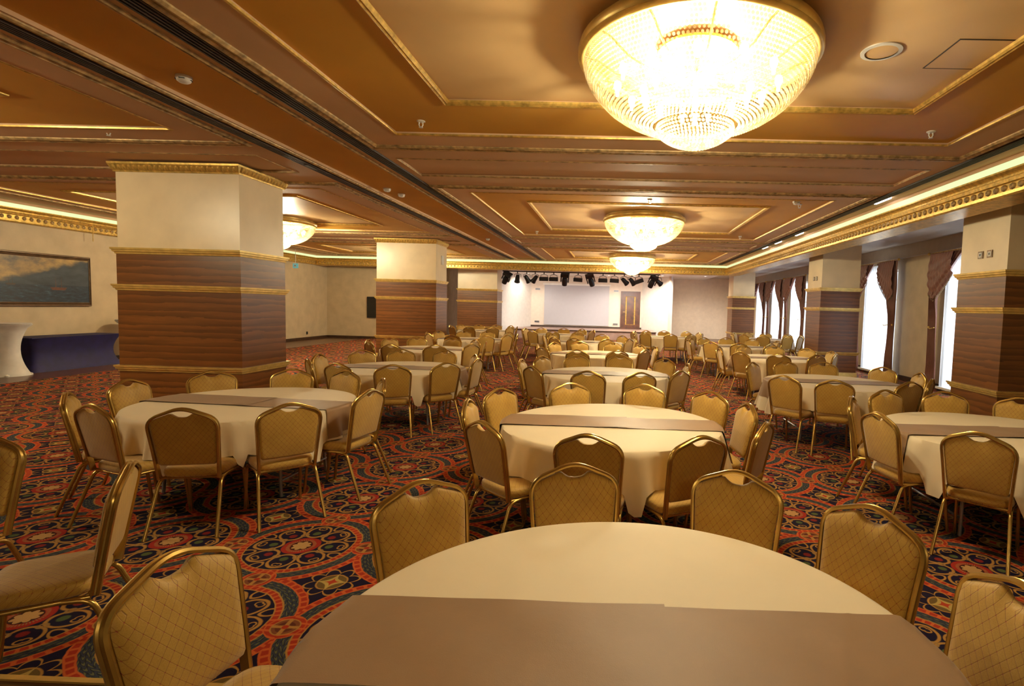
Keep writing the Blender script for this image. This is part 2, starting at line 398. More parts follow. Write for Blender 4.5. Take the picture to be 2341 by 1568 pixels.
# right wall with window openings
WZ0, WZ1, WH = 0.12, 2.95, 0.74
mb = MB(); ys = [NEAR]
for y in WIN: ys += [y - WH, y + WH]
ys.append(33)
for i in range(0, len(ys), 2): mb.box(WALL_R, WALL_R + 0.25, ys[i], ys[i + 1], -0.2, 4.0)
for y in WIN: mb.box(WALL_R, WALL_R + 0.25, y - WH, y + WH, -0.2, WZ0); mb.box(WALL_R, WALL_R + 0.25, y - WH, y + WH, WZ1, 4.0)
struct(mb.obj('wall_right', M['wall']), 'beige papered wall holding the tall curtained windows')
struct(MB().box(WALL_R - 0.12, WALL_R, NEAR, 32, 3.22, 3.54).obj('trim_pelmet', M['bay']), 'plain soffit band above the curtains')
struct(MB().box(WALL_R - 0.03, WALL_R, NEAR, 32, 0, 0.13).obj('baseboard_right', M['base_wood']), 'dark baseboard under the windows')
for i, y in enumerate(WIN):
    t = thing('window_%d' % (i + 1), 'tall white framed window, %s counted from the stage' % ORD[len(WIN) - 1 - i], None, (WALL_R + 0.1, y, 0), kind='structure')
    f = MB()
    for a, b in ((-WH, -WH + 0.07), (WH - 0.07, WH), (-0.035, 0.035)): f.box(-0.04, 0.04, a, b, WZ0, WZ1)
    for a, b in ((WZ0, WZ0 + 0.07), (WZ1 - 0.07, WZ1), (2.1, 2.16)): f.box(-0.035, 0.035, -WH, WH, a, b)
    f.obj('window_frame', M['white_plastic'], t)
    MB().box(-0.35, -0.08, -WH - 0.05, WH + 0.05, WZ0 - 0.05, WZ0 - 0.001).obj('window_sill', M['white_plastic'], t)

# ------------------------------------------------------------------ ceiling: stepped height field of rectangles
ochreY = [(-6.6, -1.4), (0.6, 6.25), (9.35, 14.85), (18.05, 22.3)]
beigeY = [(-5.7, -2.3), (1.5, 5.33), (10.22, 13.88), (18.95, 21.55)]
panelY = [(-0.85, 0.05), (7.27, 8.22), (15.9, 16.85)]
navX = (-2.58, 3.68); navB = (-1.71, 2.80); lefX = (-11.6, -5.2); lefB = (-10.65, -6.13)
beam = (-4.26, -3.46)
XS = sorted({-12.97, lefX[0], lefB[0], lefB[1], lefX[1], beam[0], beam[1], navX[0], navB[0], navB[1], navX[1], -3.0, 4.08, 4.76, -4.75, -11.9, -4.9})
YS = sorted({NEAR, COR_Y + 0.12} | {v for p in ochreY + beigeY + panelY for v in p})
def level(x, y):
    if beam[0] < x < beam[1]: return Z0 + 0.035, 1
    for (ax, bx) in ((navX, navB), (lefX, lefB)):
        if bx[0] < x < bx[1] and any(a < y < b for a, b in beigeY): return Z0 + 0.065, 2
        if ax[0] < x < ax[1] and any(a < y < b for a, b in ochreY): return Z0 + 0.035, 1
    for (a_, b_) in ((-3.0, 4.08), (-11.9, -4.9)):
        if a_ < x < b_ and any(a < y < b for a, b in panelY): return Z0 + 0.03, 0
    return Z0, 0
mb = MB(); H = {}
for i in range(len(XS) - 1):
    for j in range(len(YS) - 1):
        z, mi = level((XS[i] + XS[i + 1]) / 2, (YS[j] + YS[j + 1]) / 2); H[i, j] = (z, mi)
        mb.add([(XS[i], YS[j], z), (XS[i], YS[j + 1], z), (XS[i + 1], YS[j + 1], z), (XS[i + 1], YS[j], z)], [(0, 1, 2, 3)], mi)
for (i, j), (z, mi) in H.items():
    for di, dj in ((1, 0), (0, 1)):
        q = H.get((i + di, j + dj))
        if q and abs(q[0] - z) > 1e-5:
            if di: a, b = (XS[i + 1], YS[j]), (XS[i + 1], YS[j + 1])
            else: a, b = (XS[i], YS[j + 1]), (XS[i + 1], YS[j + 1])
            mb.add([(*a, z), (*b, z), (*b, q[0]), (*a, q[0])], [(0, 1, 2, 3)], 0)
mb.box(-13.3, WALL_R + 0.3, NEAR - 0.2, 33.2, 3.9, 4.0)
struct(mb.obj('ceiling', [M['pink'], M['ochre'], M['beige']]), 'coffered ceiling in taupe ochre and beige with gilded mouldings')
struct(MB().box(COR_R + 0.45, WALL_R, NEAR, 32, 3.54, 3.6).obj('ceiling_bay', M['bay']), 'plain pale ceiling of the window bay')
struct(MB().box(-8.2, COR_R + 0.5, COR_Y + 0.4, 32.2, 3.46, 3.52).obj('ceiling_stage', M['white_wall']), 'plain white ceiling over the stage')

# mouldings: profile (a = up, b = outwards), swept round rectangles
P_GOLD = [(0.012, -0.035), (-0.006, -0.030), (-0.020, -0.015), (-0.014, 0.0), (-0.024, 0.014), (-0.012, 0.030), (0.012, 0.034)]
P_THIN = [(0.008, -0.018), (-0.008, -0.014), (-0.012, 0.0), (-0.006, 0.016), (0.008, 0.02)]
P_WIDE = [(0.01, -0.07), (-0.012, -0.066), (-0.030, -0.045), (-0.030, -0.030), (-0.012, -0.020), (-0.012, 0.012), (-0.026, 0.022), (-0.030, 0.045), (-0.012, 0.066), (0.01, 0.07)]
ntrim = [0]
def loop(x0, x1, y0, y1, z, prof, mat, label):
    ntrim[0] += 1
    pts = [(x0, y0, z), (x1, y0, z), (x1, y1, z), (x0, y1, z)]
    o = MB().sweep(pts, prof, closed=True, fixed_n=(0, 0, 1)).obj('trim_%d' % ntrim[0], mat)
    return struct(o, label)
def rail(p0, p1, prof, mat, label):
    ntrim[0] += 1
    return struct(MB().sweep([p0, p1], prof, fixed_n=(0, 0, 1)).obj('trim_%d' % ntrim[0], mat), label)
bead_me = MB().ball((0, 0, 0), 0.011, n=6).mesh('bead', M['gold'])
for nm, ax, bx in (('nave', navX, navB), ('aisle', lefX, lefB)):
    word = 'hall' if nm == 'nave' else 'pillar aisle'
    for k in range(4):
        cname = ['over the parquet', 'nearest the parquet end', 'between the first and second pillars', 'beside the stage'][k]
        o = loop(bx[0], bx[1], *beigeY[k], Z0 + 0.035, P_GOLD, M['gold'], 'ornate gilt moulding round the beige %s coffer %s' % (word, cname))
        loop(ax[0], ax[1], *ochreY[k], Z0 + 0.004, P_THIN, M['gold'], 'thin gilt moulding round the ochre %s coffer %s' % (word, cname))
        a, b = (ax[0] - 0.47, ax[1] + 0.45) if nm == 'nave' else (ax[0] - 0.35, ax[1] + 0.52)
        loop(a, b, ochreY[k][0] - 0.45, ochreY[k][1] + 0.47, Z0, P_WIDE, M['antique'], 'antique gilt outer moulding round the %s coffer %s' % (word, cname))
    for k in range(3):
        a, b = (-3.0, 4.08) if nm == 'nave' else (-11.9, -4.9)
        loop(a, b, *panelY[k], Z0 + 0.004, P_THIN, M['antique'], 'antique gilt moulding framing the taupe %s panel between coffers, %s from stage' % (word, ORD[2 - k]))
for x, lab in ((beam[0] - 0.055, 'pillar side'), (beam[1] + 0.055, 'window side')):
    rail((x, NEAR, Z0), (x, COR_Y - 0.15, Z0), P_GOLD, M['antique'], 'long antique gilt moulding on the %s of the ceiling beam' % lab)
# linear air slots along the ceiling
def air_slot(x0, x1, label):
    t = thing('air_slot', label, 'air diffuser', (0, 0, Z0))
    MB().box(x0, x1, NEAR, COR_Y - 0.2, -0.014, 0.0).obj('slot_recess', M['dark'], t)
    n = 4; wd = (x1 - x0) / n
    for i in range(n + 1):
        cx = x0 + i * wd
        MB().box(cx - 0.006, cx + 0.006, NEAR, COR_Y - 0.2, -0.024, -0.010).obj('slat', M['slat'], t)
air_slot(-3.27, -3.12, 'dark slotted air diffuser along the window side of the ceiling beam')
air_slot(-4.50, -4.38, 'dark slotted air diffuser along the pillar side of the ceiling beam')
air_slot(4.25, 4.37, 'dark slotted air diffuser beside the window cornice')
for q, y in enumerate((9.2, 13.3, 15.0, 16.3)):
    t = tag(MB().box(4.385, 4.425, y - 0.25, y + 0.25, Z0 - 0.027, Z0 - 0.002).obj('linear_lamp', M['lamp']), 'short white linear lamp in the window side air slot, %s from the stage' % ORD[3 - q], 'ceiling lamp', 'linear lamps in the window side air slot')
for (x, y) in ((-4.44, 7.75), (-3.19, 17.0)):
    tag(MB().box(x - 0.03, x + 0.03, y - 0.12, y + 0.12, Z0 - 0.03, Z0 - 0.002).obj('linear_lamp', M['slat']), 'short unlit linear lamp in the %s air slot' % ('pillar side' if x < -4 else 'beam'), 'ceiling lamp')

# cornice with glowing cove band and rosettes
CORN = [(0.0, 0.0), (0.0, 0.05), (0.02, 0.07), (0.055, 0.075), (0.06, 0.05), (0.15, 0.05), (0.16, 0.085), (0.20, 0.10), (0.215, 0.08), (0.24, 0.08), (0.28, 0.14), (0.30, 0.14), (0.30, 0.0)]
ros_me = MB().lathe([(0.042, 0.0), (0.040, 0.012), (0.030, 0.024), (0.014, 0.028), (0.0001, 0.018)], 8).mesh('rosette', M['antique'], True)
def cornice(idx, p0, p1, inward, label, nros, r0, dr):
    # p0 -> p1 along the wall, inward = unit vector towards the hall
    p0, p1, w_ = Vector(p0), Vector(p1), Vector(inward)
    mb = MB(); vs = []; k = len(CORN)
    for p in (p0, p1):
        for z, d in CORN: vs.append(p + w_ * d + Vector((0, 0, 3.19 + z)))
    mb.add(vs, [(i, (i + 1) % k, k + (i + 1) % k, k + i) for i in range(k)])
    a = p0 - w_ * 0.42; b = p1 - w_ * 0.42
    mb.add([p0 + Vector((0, 0, 3.19)), p1 + Vector((0, 0, 3.19)), b + Vector((0, 0, 3.19)), a + Vector((0, 0, 3.19)),
            p0 + Vector((0, 0, 3.47)), p1 + Vector((0, 0, 3.47)), b + Vector((0, 0, 3.47)), a + Vector((0, 0, 3.47))],
           [(0, 1, 2, 3), (4, 5, 6, 7), (3, 2, 6, 7)])
    mb.add([a + Vector((0, 0, 3.19)), b + Vector((0, 0, 3.19)), b + Vector((0, 0, 3.75)), a + Vector((0, 0, 3.75))], [(0, 1, 2, 3)])
    t = struct(mb.obj('trim_cornice_%d' % idx, M['gold']), label)
    d = (p1 - p0).normalized(); rot = Vector((0, 0, 1)).rotation_difference(w_).to_euler()
    for i in range(nros):
        o = link('rosette', ros_me, t); o.location = p0 + d * (r0 + dr * i) + w_ * 0.05 + Vector((0, 0, 3.19 + 0.105)); o.rotation_euler = rot
    far = MB(); L = (p1 - p0).length; q = r0 + dr * nros
    zz = d.cross(w_)
    while q < L - 0.1:
        c = p0 + d * q + w_ * 0.05 + Vector((0, 0, 3.295))
        far.add([c - d * 0.04, c + d * 0.04, c + zz * 0.04, c - zz * 0.04, c + w_ * 0.025], [(0, 2, 4), (2, 1, 4), (1, 3, 4), (3, 0, 4)]); q += dr
    if far.v:
        o = far.obj('far_rosettes', M['antique'], t); o['kind'] = 'stuff'
    # glowing band above the ledge, standing in for the lit cove wall
    s0, s1 = p0 + w_ * 0.135, p1 + w_ * 0.135
    f0, f1, zA, zB = p0 + w_ * 0.13, p1 + w_ * 0.13, Vector((0, 0, 3.575)), Vector((0, 0, 3.64))
    MB().add([f0 + zA, f1 + zA, f1 + zB, f0 + zB, f0 + zA - w_ * 0.03, f1 + zA - w_ * 0.03, f1 + zB - w_ * 0.03, f0 + zB - w_ * 0.03], [(0, 1, 2, 3), (7, 6, 5, 4), (0, 4, 5, 1), (3, 2, 6, 7)]).obj('cove_fascia', M['pink'], t)
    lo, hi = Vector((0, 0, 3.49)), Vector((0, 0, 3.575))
    cl = MB().add([s0 + lo, s1 + lo, s1 + hi, s0 + hi, s0 - w_ * 0.05 + lo, s1 - w_ * 0.05 + lo, s1 - w_ * 0.05 + hi, s0 - w_ * 0.05 + hi], [(0, 1, 2, 3), (3, 2, 6, 7), (4, 5, 6, 7), (0, 4, 5, 1), (0, 3, 7, 4), (1, 2, 6, 5)]).obj('cove_glow_band', M['cove'])
    tag(cl, 'glowing pale green band standing in for the lit cove wall above the ' + label.split('along ')[-1] + ' cornice', 'lit cove wall')
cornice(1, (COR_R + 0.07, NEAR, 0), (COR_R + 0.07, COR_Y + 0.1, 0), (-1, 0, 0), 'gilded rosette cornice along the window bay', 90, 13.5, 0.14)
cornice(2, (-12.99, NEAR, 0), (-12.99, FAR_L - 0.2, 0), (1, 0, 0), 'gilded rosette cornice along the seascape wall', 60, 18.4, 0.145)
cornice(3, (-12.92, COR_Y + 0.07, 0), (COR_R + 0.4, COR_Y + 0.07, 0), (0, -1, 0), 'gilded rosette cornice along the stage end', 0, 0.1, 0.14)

# ------------------------------------------------------------------ pillars
BAND = [(-0.045, 0.0), (-0.045, 0.012), (-0.02, 0.018), (-0.012, 0.036), (0.012, 0.040), (0.018, 0.052), (0.045, 0.055), (0.045, 0.0)]
def pillar(x0, x1, y0, y1, ztop, crown, label):
    cx, cy = (x0 + x1) / 2, (y0 + y1) / 2
    t = thing('pillar', label, 'pillar', (cx, cy, 0), group='square walnut and plaster pillars')
    hx, hy = (x1 - x0) / 2, (y1 - y0) / 2
    MB().box(-hx + 0.05, hx - 0.05, -hy + 0.05, hy - 0.05, 2.34, ztop).obj('plaster_shaft', M['plaster'], t)
    wx, wy = hx - 0.035, hy - 0.035
    for za, zb in ((0.03, 0.62), (0.62, 1.82), (1.82, 2.355)):
        MB().box(-wx, wx, -wy, wy, za, zb).obj('wood_panel', M['wood'], t)
    def lp(z, prof, mat, name, w=0.0):
        pts = [(-wx - w, -wy - w, z), (wx + w, -wy - w, z), (wx + w, wy + w, z), (-wx - w, wy + w, z)]
        return MB().sweep(pts, prof, closed=True, fixed_n=(0, 0, 1)).obj(name, mat, t)
    lp(0.62, BAND, M['brass'], 'gold_band'); lp(1.82, BAND, M['brass'], 'gold_band'); lp(2.355, BAND, M['brass'], 'gold_band')
    lp(0.06, [(-0.06, 0.0), (-0.06, 0.03), (0.05, 0.02), (0.05, 0.0)], M['brass'], 'plinth_band')
    if crown:
        cr = lp(ztop - 0.07, [(-0.06, -0.015), (-0.06, 0.005), (-0.04, 0.012), (-0.03, 0.02), (0.045, 0.055), (0.07, 0.06), (0.07, -0.015)], M['gold'], 'crown_moulding')
        lf = MB().add([(-0.028, 0, -0.045), (0.028, 0, -0.045), (0.022, -0.028, 0.03), (-0.022, -0.028, 0.03), (0, -0.03, -0.006)], [(0, 1, 4), (1, 2, 4), (2, 3, 4), (3, 0, 4)]).mesh('crown_leaf', M['gold'])
        for side in range(2):
            n = int((2 * wx if side == 0 else 2 * wy) / 0.075)
            for i in range(n):
                o = link('crown_leaf', lf, cr)
                if side == 0: o.location = (-wx + (i + 0.5) * 2 * wx / n, -wy - 0.03, ztop - 0.06)
                else:
                    sx = 1 if cx < 0 else -1
                    o.location = (sx * (wx + 0.03), -wy + (i + 0.5) * 2 * wy / n, ztop - 0.06); o.rotation_euler.z = PI / 2 * sx
    return t
LP = [(7.79, 'first pillar from the parquet end, carpet aisle side'), (16.37, 'second pillar along the carpet aisle'), (24.83, 'pillar of the carpet aisle next to the stage')]
for i, (y, lab) in enumerate(LP):
    pillar(-7.43, -5.50, y, y + 1.13, Z0 if i < 2 else 3.46, i < 2, 'square walnut and cream ' + lab)
RP = [(7.73, 'first window side pillar from the parquet end'), (14.62, 'second pillar along the windows'), (25.63, 'window side pillar next to the stage')]
for i, (y, lab) in enumerate(RP):
    t = pillar(5.48, 6.60, y, y + 1.14, 3.54, False, 'square walnut and cream ' + lab)
    if i < 2:
        for k in range(2):
            sw = thing('wall_switch', 'small dark framed switch plate on the %s window side pillar, %s' % (ORD[i], 'near the corner' if k == 0 else 'next to its twin'), 'switch', (5.53, y + 0.42 + 0.2 * k, 2.66))
            MB().box(-0.012, 0.0, -0.055, 0.055, -0.055, 0.055).obj('plate', M['frame'], sw)
            MB().box(-0.016, -0.012, -0.035, 0.035, -0.035, 0.035).obj('face', M['white_plastic'], sw)
            MB().box(-0.020, -0.016, -0.012, 0.012, -0.018, 0.018).obj('key', M['black'], sw)
spk = tag(MB().box(0, 0.03, -0.1, 0.1, -0.14, 0.14).obj('wall_speaker', M['white_plastic']), 'flat white speaker box on the second carpet aisle pillar', 'speaker'); spk.location = (-5.555, 17.0, 3.05)

# ------------------------------------------------------------------ chandeliers
def profile_beads():
    prof = [(0.842, -0.03), (0.848, -0.07), (0.835, -0.13), (0.80, -0.20), (0.745, -0.27), (0.67, -0.345), (0.575, -0.41), (0.47, -0.46), (0.38, -0.49), (0.30, -0.505)]
    tier = [(0.285, -0.49), (0.29, -0.53), (0.262, -0.565), (0.21, -0.60), (0.14, -0.63), (0.06, -0.648)]
    return prof, tier
def resample(p, step):
    out = [p[0]]; acc = 0
    for a, b in zip(p, p[1:]):
        L = math.hypot(b[0] - a[0], b[1] - a[1]); d = step - acc
        while d <= L:
            out.append((a[0] + (b[0] - a[0]) * d / L, a[1] + (b[1] - a[1]) * d / L)); d += step
        acc = L - (d - step)
    return out
def beads(rows, r, pitch):
    mb = MB(); ph = (1 + 5 ** 0.5) / 2
    iv = [Vector(p).normalized() for p in ((-1, ph, 0), (1, ph, 0), (-1, -ph, 0), (1, -ph, 0), (0, -1, ph), (0, 1, ph), (0, -1, -ph), (0, 1, -ph), (ph, 0, -1), (ph, 0, 1), (-ph, 0, -1), (-ph, 0, 1))]
    ifc = [(0, 11, 5), (0, 5, 1), (0, 1, 7), (0, 7, 10), (0, 10, 11), (1, 5, 9), (5, 11, 4), (11, 10, 2), (10, 7, 6), (7, 1, 8), (3, 9, 4), (3, 4, 2), (3, 2, 6), (3, 6, 8), (3, 8, 9), (4, 9, 5), (2, 4, 11), (6, 2, 10), (8, 6, 7), (9, 8, 1)]
    for k, (rr, z) in enumerate(rows):
        n = max(3, int(2 * PI * rr / pitch))
        for i in range(n):
            a = 2 * PI * (i + 0.5 * (k % 2)) / n; c = Vector((rr * math.cos(a), rr * math.sin(a), z))
            mb.add([c + p * r for p in iv], ifc)
    return mb
BP, TP = profile_beads()
bowl_me = beads(resample(BP, 0.029), 0.0122, 0.029).mesh('crystal_bowl', M['crystal'], True)
tier_me = beads(resample(TP, 0.027), 0.0125, 0.028).mesh('crystal_tier', M['crystal'], True)
rim_me = MB().lathe([(0.83, 0.045), (0.885, 0.05), (0.895, 0.02), (0.88, -0.01), (0.895, -0.025), (0.87, -0.045), (0.845, -0.04), (0.835, 0.0), (0.83, 0.045)], 96).mesh('rim', M['brass'], True)
collar_me = MB().lathe([(0.815, 0.094), (0.835, 0.094), (0.835, 0.035), (0.815, 0.035), (0.815, 0.094)], 72).mesh('collar', M['brass'], 40)
plate_me = MB().lathe([(0.0001, 0.05), (0.30, 0.05), (0.30, 0.03), (0.0001, 0.03)], 32).mesh('ceiling_plate', M['brass'], 40)
stem_me = MB().tube([(0, 0, 0.05), (0, 0, -0.52)], 0.018, 10).lathe([(0.0001, -0.52), (0.06, -0.51), (0.05, -0.50), (0.0001, -0.49)], 16).mesh('stem', M['brass'], True)
arm_me = MB().tube([(0.0, 0, -0.10), (0.2, 0, -0.16), (0.42, 0, -0.17), (0.60, 0, -0.12), (0.74, 0, -0.03), (0.84, 0, 0.0)], 0.008, 6).mesh('arm', M['brass'], True)
bulb_me = MB().lathe([(0.012, -0.055), (0.014, -0.02), (0.028, 0.01), (0.03, 0.035), (0.02, 0.055), (0.0001, 0.062)], 10).mesh('bulb', M['bulb'], True)
ring_me = MB().tube([(0.30 * math.cos(2 * PI * i / 32), 0.30 * math.sin(2 * PI * i / 32), -0.495) for i in range(32)], 0.008, 6, closed=True).mesh('tier_ring', M['brass'], True)
CH = [((0.557, 4.18), 'large crystal bowl chandelier in the coffer nearest the parquet end', 225), ((0.557, 11.8), 'crystal bowl chandelier over the middle of the hall', 420), ((0.557, 20.5), 'crystal bowl chandelier in the hall coffer beside the stage', 500),
      ((-8.6, 13.5), 'crystal bowl chandelier over the pillar aisle', 400), ((-8.2, 20.8), 'unseen crystal bowl chandelier added for fill in the aisle between the second and third pillars', 330), ((-8.3, 3.8), 'crystal bowl chandelier over the aisle by the parquet end', 300), ((0.557, -3.9), 'unseen crystal bowl chandelier added for fill over the parquet floor', 130)]  # the one past the second pillar and the parquet one: unseen, added as fill
for (x, y), lab, power in CH:
    t = thing('chandelier', lab, 'chandelier', (x, y, 3.60), group='crystal bowl chandeliers')
    o = link('crystal_bowl', bowl_me, t); o['kind'] = 'stuff'
    o = link('crystal_tier', tier_me, t); o['kind'] = 'stuff'
    link('rim', rim_me, t); link('collar', collar_me, t); link('ceiling_plate', plate_me, t); link('stem', stem_me, t); link('tier_ring', ring_me, t)
    for i in range(12):
        link('arm', arm_me, t, (0, 0, 0), 2 * PI * i / 12)
    for i in range(24):
        a = 2 * PI * (i + 0.5) / 24; rr = 0.60 if i % 2 else 0.40
        link('bulb', bulb_me, t, (rr * math.cos(a), rr * math.sin(a), -0.20 if i % 2 else -0.28))
    for i in range(4):
        l = bpy.data.lights.new('chandelier_light', 'POINT'); l.energy = power / 4; l.color = (1.0, 0.905, 0.63); l.shadow_soft_size = 0.05
        lo = bpy.data.objects.new('chandelier_light', l); C.objects.link(lo); lo.parent = t
        lo.location = (0.25 * math.cos(PI / 4 + i * PI / 2), 0.25 * math.sin(PI / 4 + i * PI / 2), -0.30)

# ------------------------------------------------------------------ small ceiling fittings
spr_plate = MB().lathe([(0.0001, 0.0), (0.045, 0.0), (0.045, -0.006), (0.03, -0.014), (0.0001, -0.014)], 16).mesh('escutcheon', M['white_plastic'], 40)
spr_head = MB().tube([(-0.018, 0, -0.012), (-0.022, 0, -0.04), (-0.010, 0, -0.062), (0.010, 0, -0.062), (0.022, 0, -0.04), (0.018, 0, -0.012)], 0.006, 6).mesh('yoke', M['white_plastic'], True)
spr_defl = MB().lathe([(0.0001, -0.066), (0.022, -0.066), (0.022, -0.07), (0.0001, -0.07)], 12).mesh('deflector', M['white_plastic'])
for x, y, lab in ((-2.16, 5.88, 'in the ochre band by the beam, parquet end'), (3.28, 5.88, 'in the ochre band by the window cornice, parquet end'), (-6.11, 6.42, 'in the ochre band of the pillar aisle'),
                  (0.55, 9.78, 'ahead of the middle hall chandelier'), (3.26, 9.9, 'in the middle ochre band near the windows'), (-2.15, 14.3, 'behind the middle chandelier near the beam'), (3.2, 14.3, 'behind the middle chandelier near the windows'), (-6.9, 9.9, 'in the pillar aisle ahead of its chandelier')):
    t = thing('sprinkler', 'white ceiling sprinkler ' + lab, 'sprinkler', (x, y, Z0 + 0.035))
    link('escutcheon', spr_plate, t); link('yoke', spr_head, t); link('deflector', spr_defl, t)
det_b = MB().lathe([(0.0001, 0.0), (0.062, 0.0), (0.064, -0.014), (0.060, -0.03), (0.0001, -0.03)], 24).mesh('base', M['white_plastic'], 40)
det_d = MB().lathe([(0.058, -0.03), (0.052, -0.046), (0.036, -0.058), (0.0001, -0.064)], 24).mesh('cap', M['white_plastic'], True)
det_s = MB().box(-0.022, 0.022, -0.062, -0.050, -0.036, -0.031).mesh('vent_slot', M['dark'])
for x, y, z, lab in ((-3.9, 4.83, Z0 + 0.035, 'on the ceiling beam nearest the parquet'), (-3.95, 9.8, Z0 + 0.035, 'on the ceiling beam past the first pillar'), (-3.89, 16.1, Z0 + 0.035, 'on the ceiling beam near the second pillar'), (3.12, 9.65, Z0 + 0.035, 'in the middle ochre band')):
    t = thing('smoke_detector', 'white dome smoke detector ' + lab, 'smoke detector', (x, y, z))
    link('base', det_b, t); link('cap', det_d, t)
    for i in range(4): link('vent_slot', det_s, t, (0, 0, 0), i * PI / 2 + 0.4)
t = thing('smoke_detector', 'flat round sensor beside the dome detector on the beam', 'smoke detector', (-4.02, 9.35, Z0 + 0.035)); link('base', det_b, t); link('cap', det_d, t)
t = thing('ceiling_speaker', 'round flush white speaker beside the large chandelier', 'speaker', (1.94, 4.21, Z0 + 0.065))
MB().lathe([(0.115, 0.0), (0.145, 0.0), (0.145, -0.008), (0.115, -0.012)], 40).obj('ring', M['white_plastic'], t, True)
MB().lathe([(0.0001, -0.012), (0.05, -0.011), (0.115, -0.005), (0.115, 0.0), (0.0001, 0.0)], 40).obj('grille', M['beige'], t, True)
t = thing('access_panel', 'square access hatch flush in the beige coffer beside the round speaker', 'access panel', (2.61, 4.24, Z0 + 0.065))
MB().box(-0.205, 0.205, -0.225, 0.225, -0.004, 0.0).obj('panel', M['beige'], t)
MB().sweep([(-0.21, -0.23, 0), (0.21, -0.23, 0), (0.21, 0.23, 0), (-0.21, 0.23, 0)], [(0.0, -0.004), (-0.005, -0.004), (-0.005, 0.004), (0.0, 0.004)], closed=True, fixed_n=(0, 0, 1)).obj('panel_rim', M['slat'], t)

# ------------------------------------------------------------------ curtains
def smooth(x): x = max(0, min(1, x)); return x * x * (3 - 2 * x)
def drape_side(sgn, ph):
    # inner edge sweeps from the window centre at the top to the jamb at the tie-back
    W_, ZT, ZB, ZE = 1.20, 3.14, 0.02, 2.05
    def inner(z):
        if z > ZE: f = (z - ZE) / (ZT - ZE); return 0.34 + 0.80 * f ** 1.6
        f = (ZE - z) / (ZE - ZB); return 0.34 - 0.05 * math.sin(PI * min(1, f * 1.4)) + 0.06 * f
    def fn(u, v):
        z = ZT + (ZB - ZT) * v; wd = inner(z)
        s = u * wd
        pl = math.sin(u * 9 * 2 * PI + ph + 2.5 * v) * (0.028 + 0.012 * math.sin(v * 7)) + 0.03 * math.exp(-((z - 2.15) / 0.25) ** 2) * math.sin(PI * u)
        return (-pl - 0.05 * math.exp(-((z - 2.1) / 0.3) ** 2) * u, sgn * (W_ - s), z)
    return MB().grid(fn, 54, 30), inner, W_, ZT, ZE
def swag(sgn, ph):
    # draped pouch falling from the rod to the tie-back
    def fn(u, v):
        yy = 1.16 - u * 0.84
        top = 3.14; sag = 2.02 + 0.62 * (u ** 1.5) + 0.22 * max(0, 0.25 - u) * 4
        z = top + (sag - top) * v
        return (-0.07 - 0.05 * math.sin(PI * v) - 0.022 * math.sin(v * 8 * PI + 5 * u + ph) * v - 0.012 * math.sin(u * 50), sgn * yy, z)
    return MB().grid(fn, 44, 26)
for i, y in enumerate(WIN):
    n = ORD[len(WIN) - 1 - i]
    t = thing('curtain', 'plum brown swagged curtain with fringe on the window counted %s from the stage' % n, 'curtain', (WALL_R - 0.26, y, 0), group='swagged window curtains')
    for sgn in (-1, 1):
        d, inner, W_, ZT, ZE = drape_side(sgn, i + sgn)
        d.obj('side_drape', M['drape'], t, True)
        sw = swag(sgn, i * 2 + sgn).obj('swag', M['drape'], t, True)
        fr = MB()
        for k in range(34):
            u = k / 33; yy = 1.16 - u * 0.84; z = 2.02 + 0.62 * (u ** 1.5) + 0.22 * max(0, 0.25 - u) * 4
            fr.tube([(-0.075, sgn * yy, z + 0.01), (-0.075, sgn * yy, z - 0.035)], 0.006, 5).ball((-0.075, sgn * yy, z - 0.045), 0.011, n=6)
        f = fr.obj('bead_fringe', M['frame'], sw); f['kind'] = 'stuff'
        MB().tube([(-0.10, sgn * (1.08 - 0.02), 1.45), (-0.13, sgn * 0.92, 1.42), (-0.10, sgn * 0.80, 1.45)], 0.012, 6).ball((-0.02, sgn * 1.14, 1.45), 0.03).obj('tieback', M['gold'], t, True)
    rod = MB().tube([(-0.03, -1.26, 3.16), (-0.03, 1.26, 3.16)], 0.018, 8).obj('rod', M['antique'], t, True)
    for sgn in (-1, 1):
        MB().ball((-0.03, sgn * 1.29, 3.16), 0.035).ball((-0.03, sgn * 1.34, 3.16), 0.018).obj('finial', M['gold'], rod, True)
    def sh(u, v, i=i): return (0.10 + 0.018 * math.sin(u * 26 * PI + i), -0.80 + 1.60 * u, 3.1 - 3.05 * v)
    s = tag(MB().grid(sh, 104, 4).obj('sheer_curtain', M['sheer'], None, True), 'white sheer curtain glowing with daylight at the window counted %s from the stage' % n, 'curtain', 'sheer curtains')
    s.location = (WALL_R - 0.26, y, 0)

# ------------------------------------------------------------------ stage
SY, SB, SH_ = 28.0, 31.5, 0.46
st = thing('stage', 'low wood fronted stage platform at the end of the hall', 'stage', (0, 0, 0))
def prism(poly, z0, z1):
    n = len(poly); return MB().add([(x, y, z) for z in (z0, z1) for x, y in poly], [tuple(range(n))[::-1], tuple(range(n, 2 * n))] + [(i, (i + 1) % n, n + (i + 1) % n, n + i) for i in range(n)])
prism([(-5.6, SY), (2.1, SY), (2.1, 30.4), (1.5, 31.42), (-4.98, 31.42), (-5.6, 29.6)], 0.0, SH_ - 0.03).obj('riser', M['stage_wood'], st)
prism([(-5.62, SY - 0.03), (2.12, SY - 0.03), (2.12, 30.36), (1.5, 31.43), (-4.97, 31.43), (-5.62, 29.6)], SH_ - 0.03, SH_).obj('stage_floor', M['stage_wood'], st)
MB().box(-5.62, 2.12, SY - 0.035, SY - 0.02, SH_ - 0.05, SH_ + 0.005).obj('nosing', M['base_wood'], st)
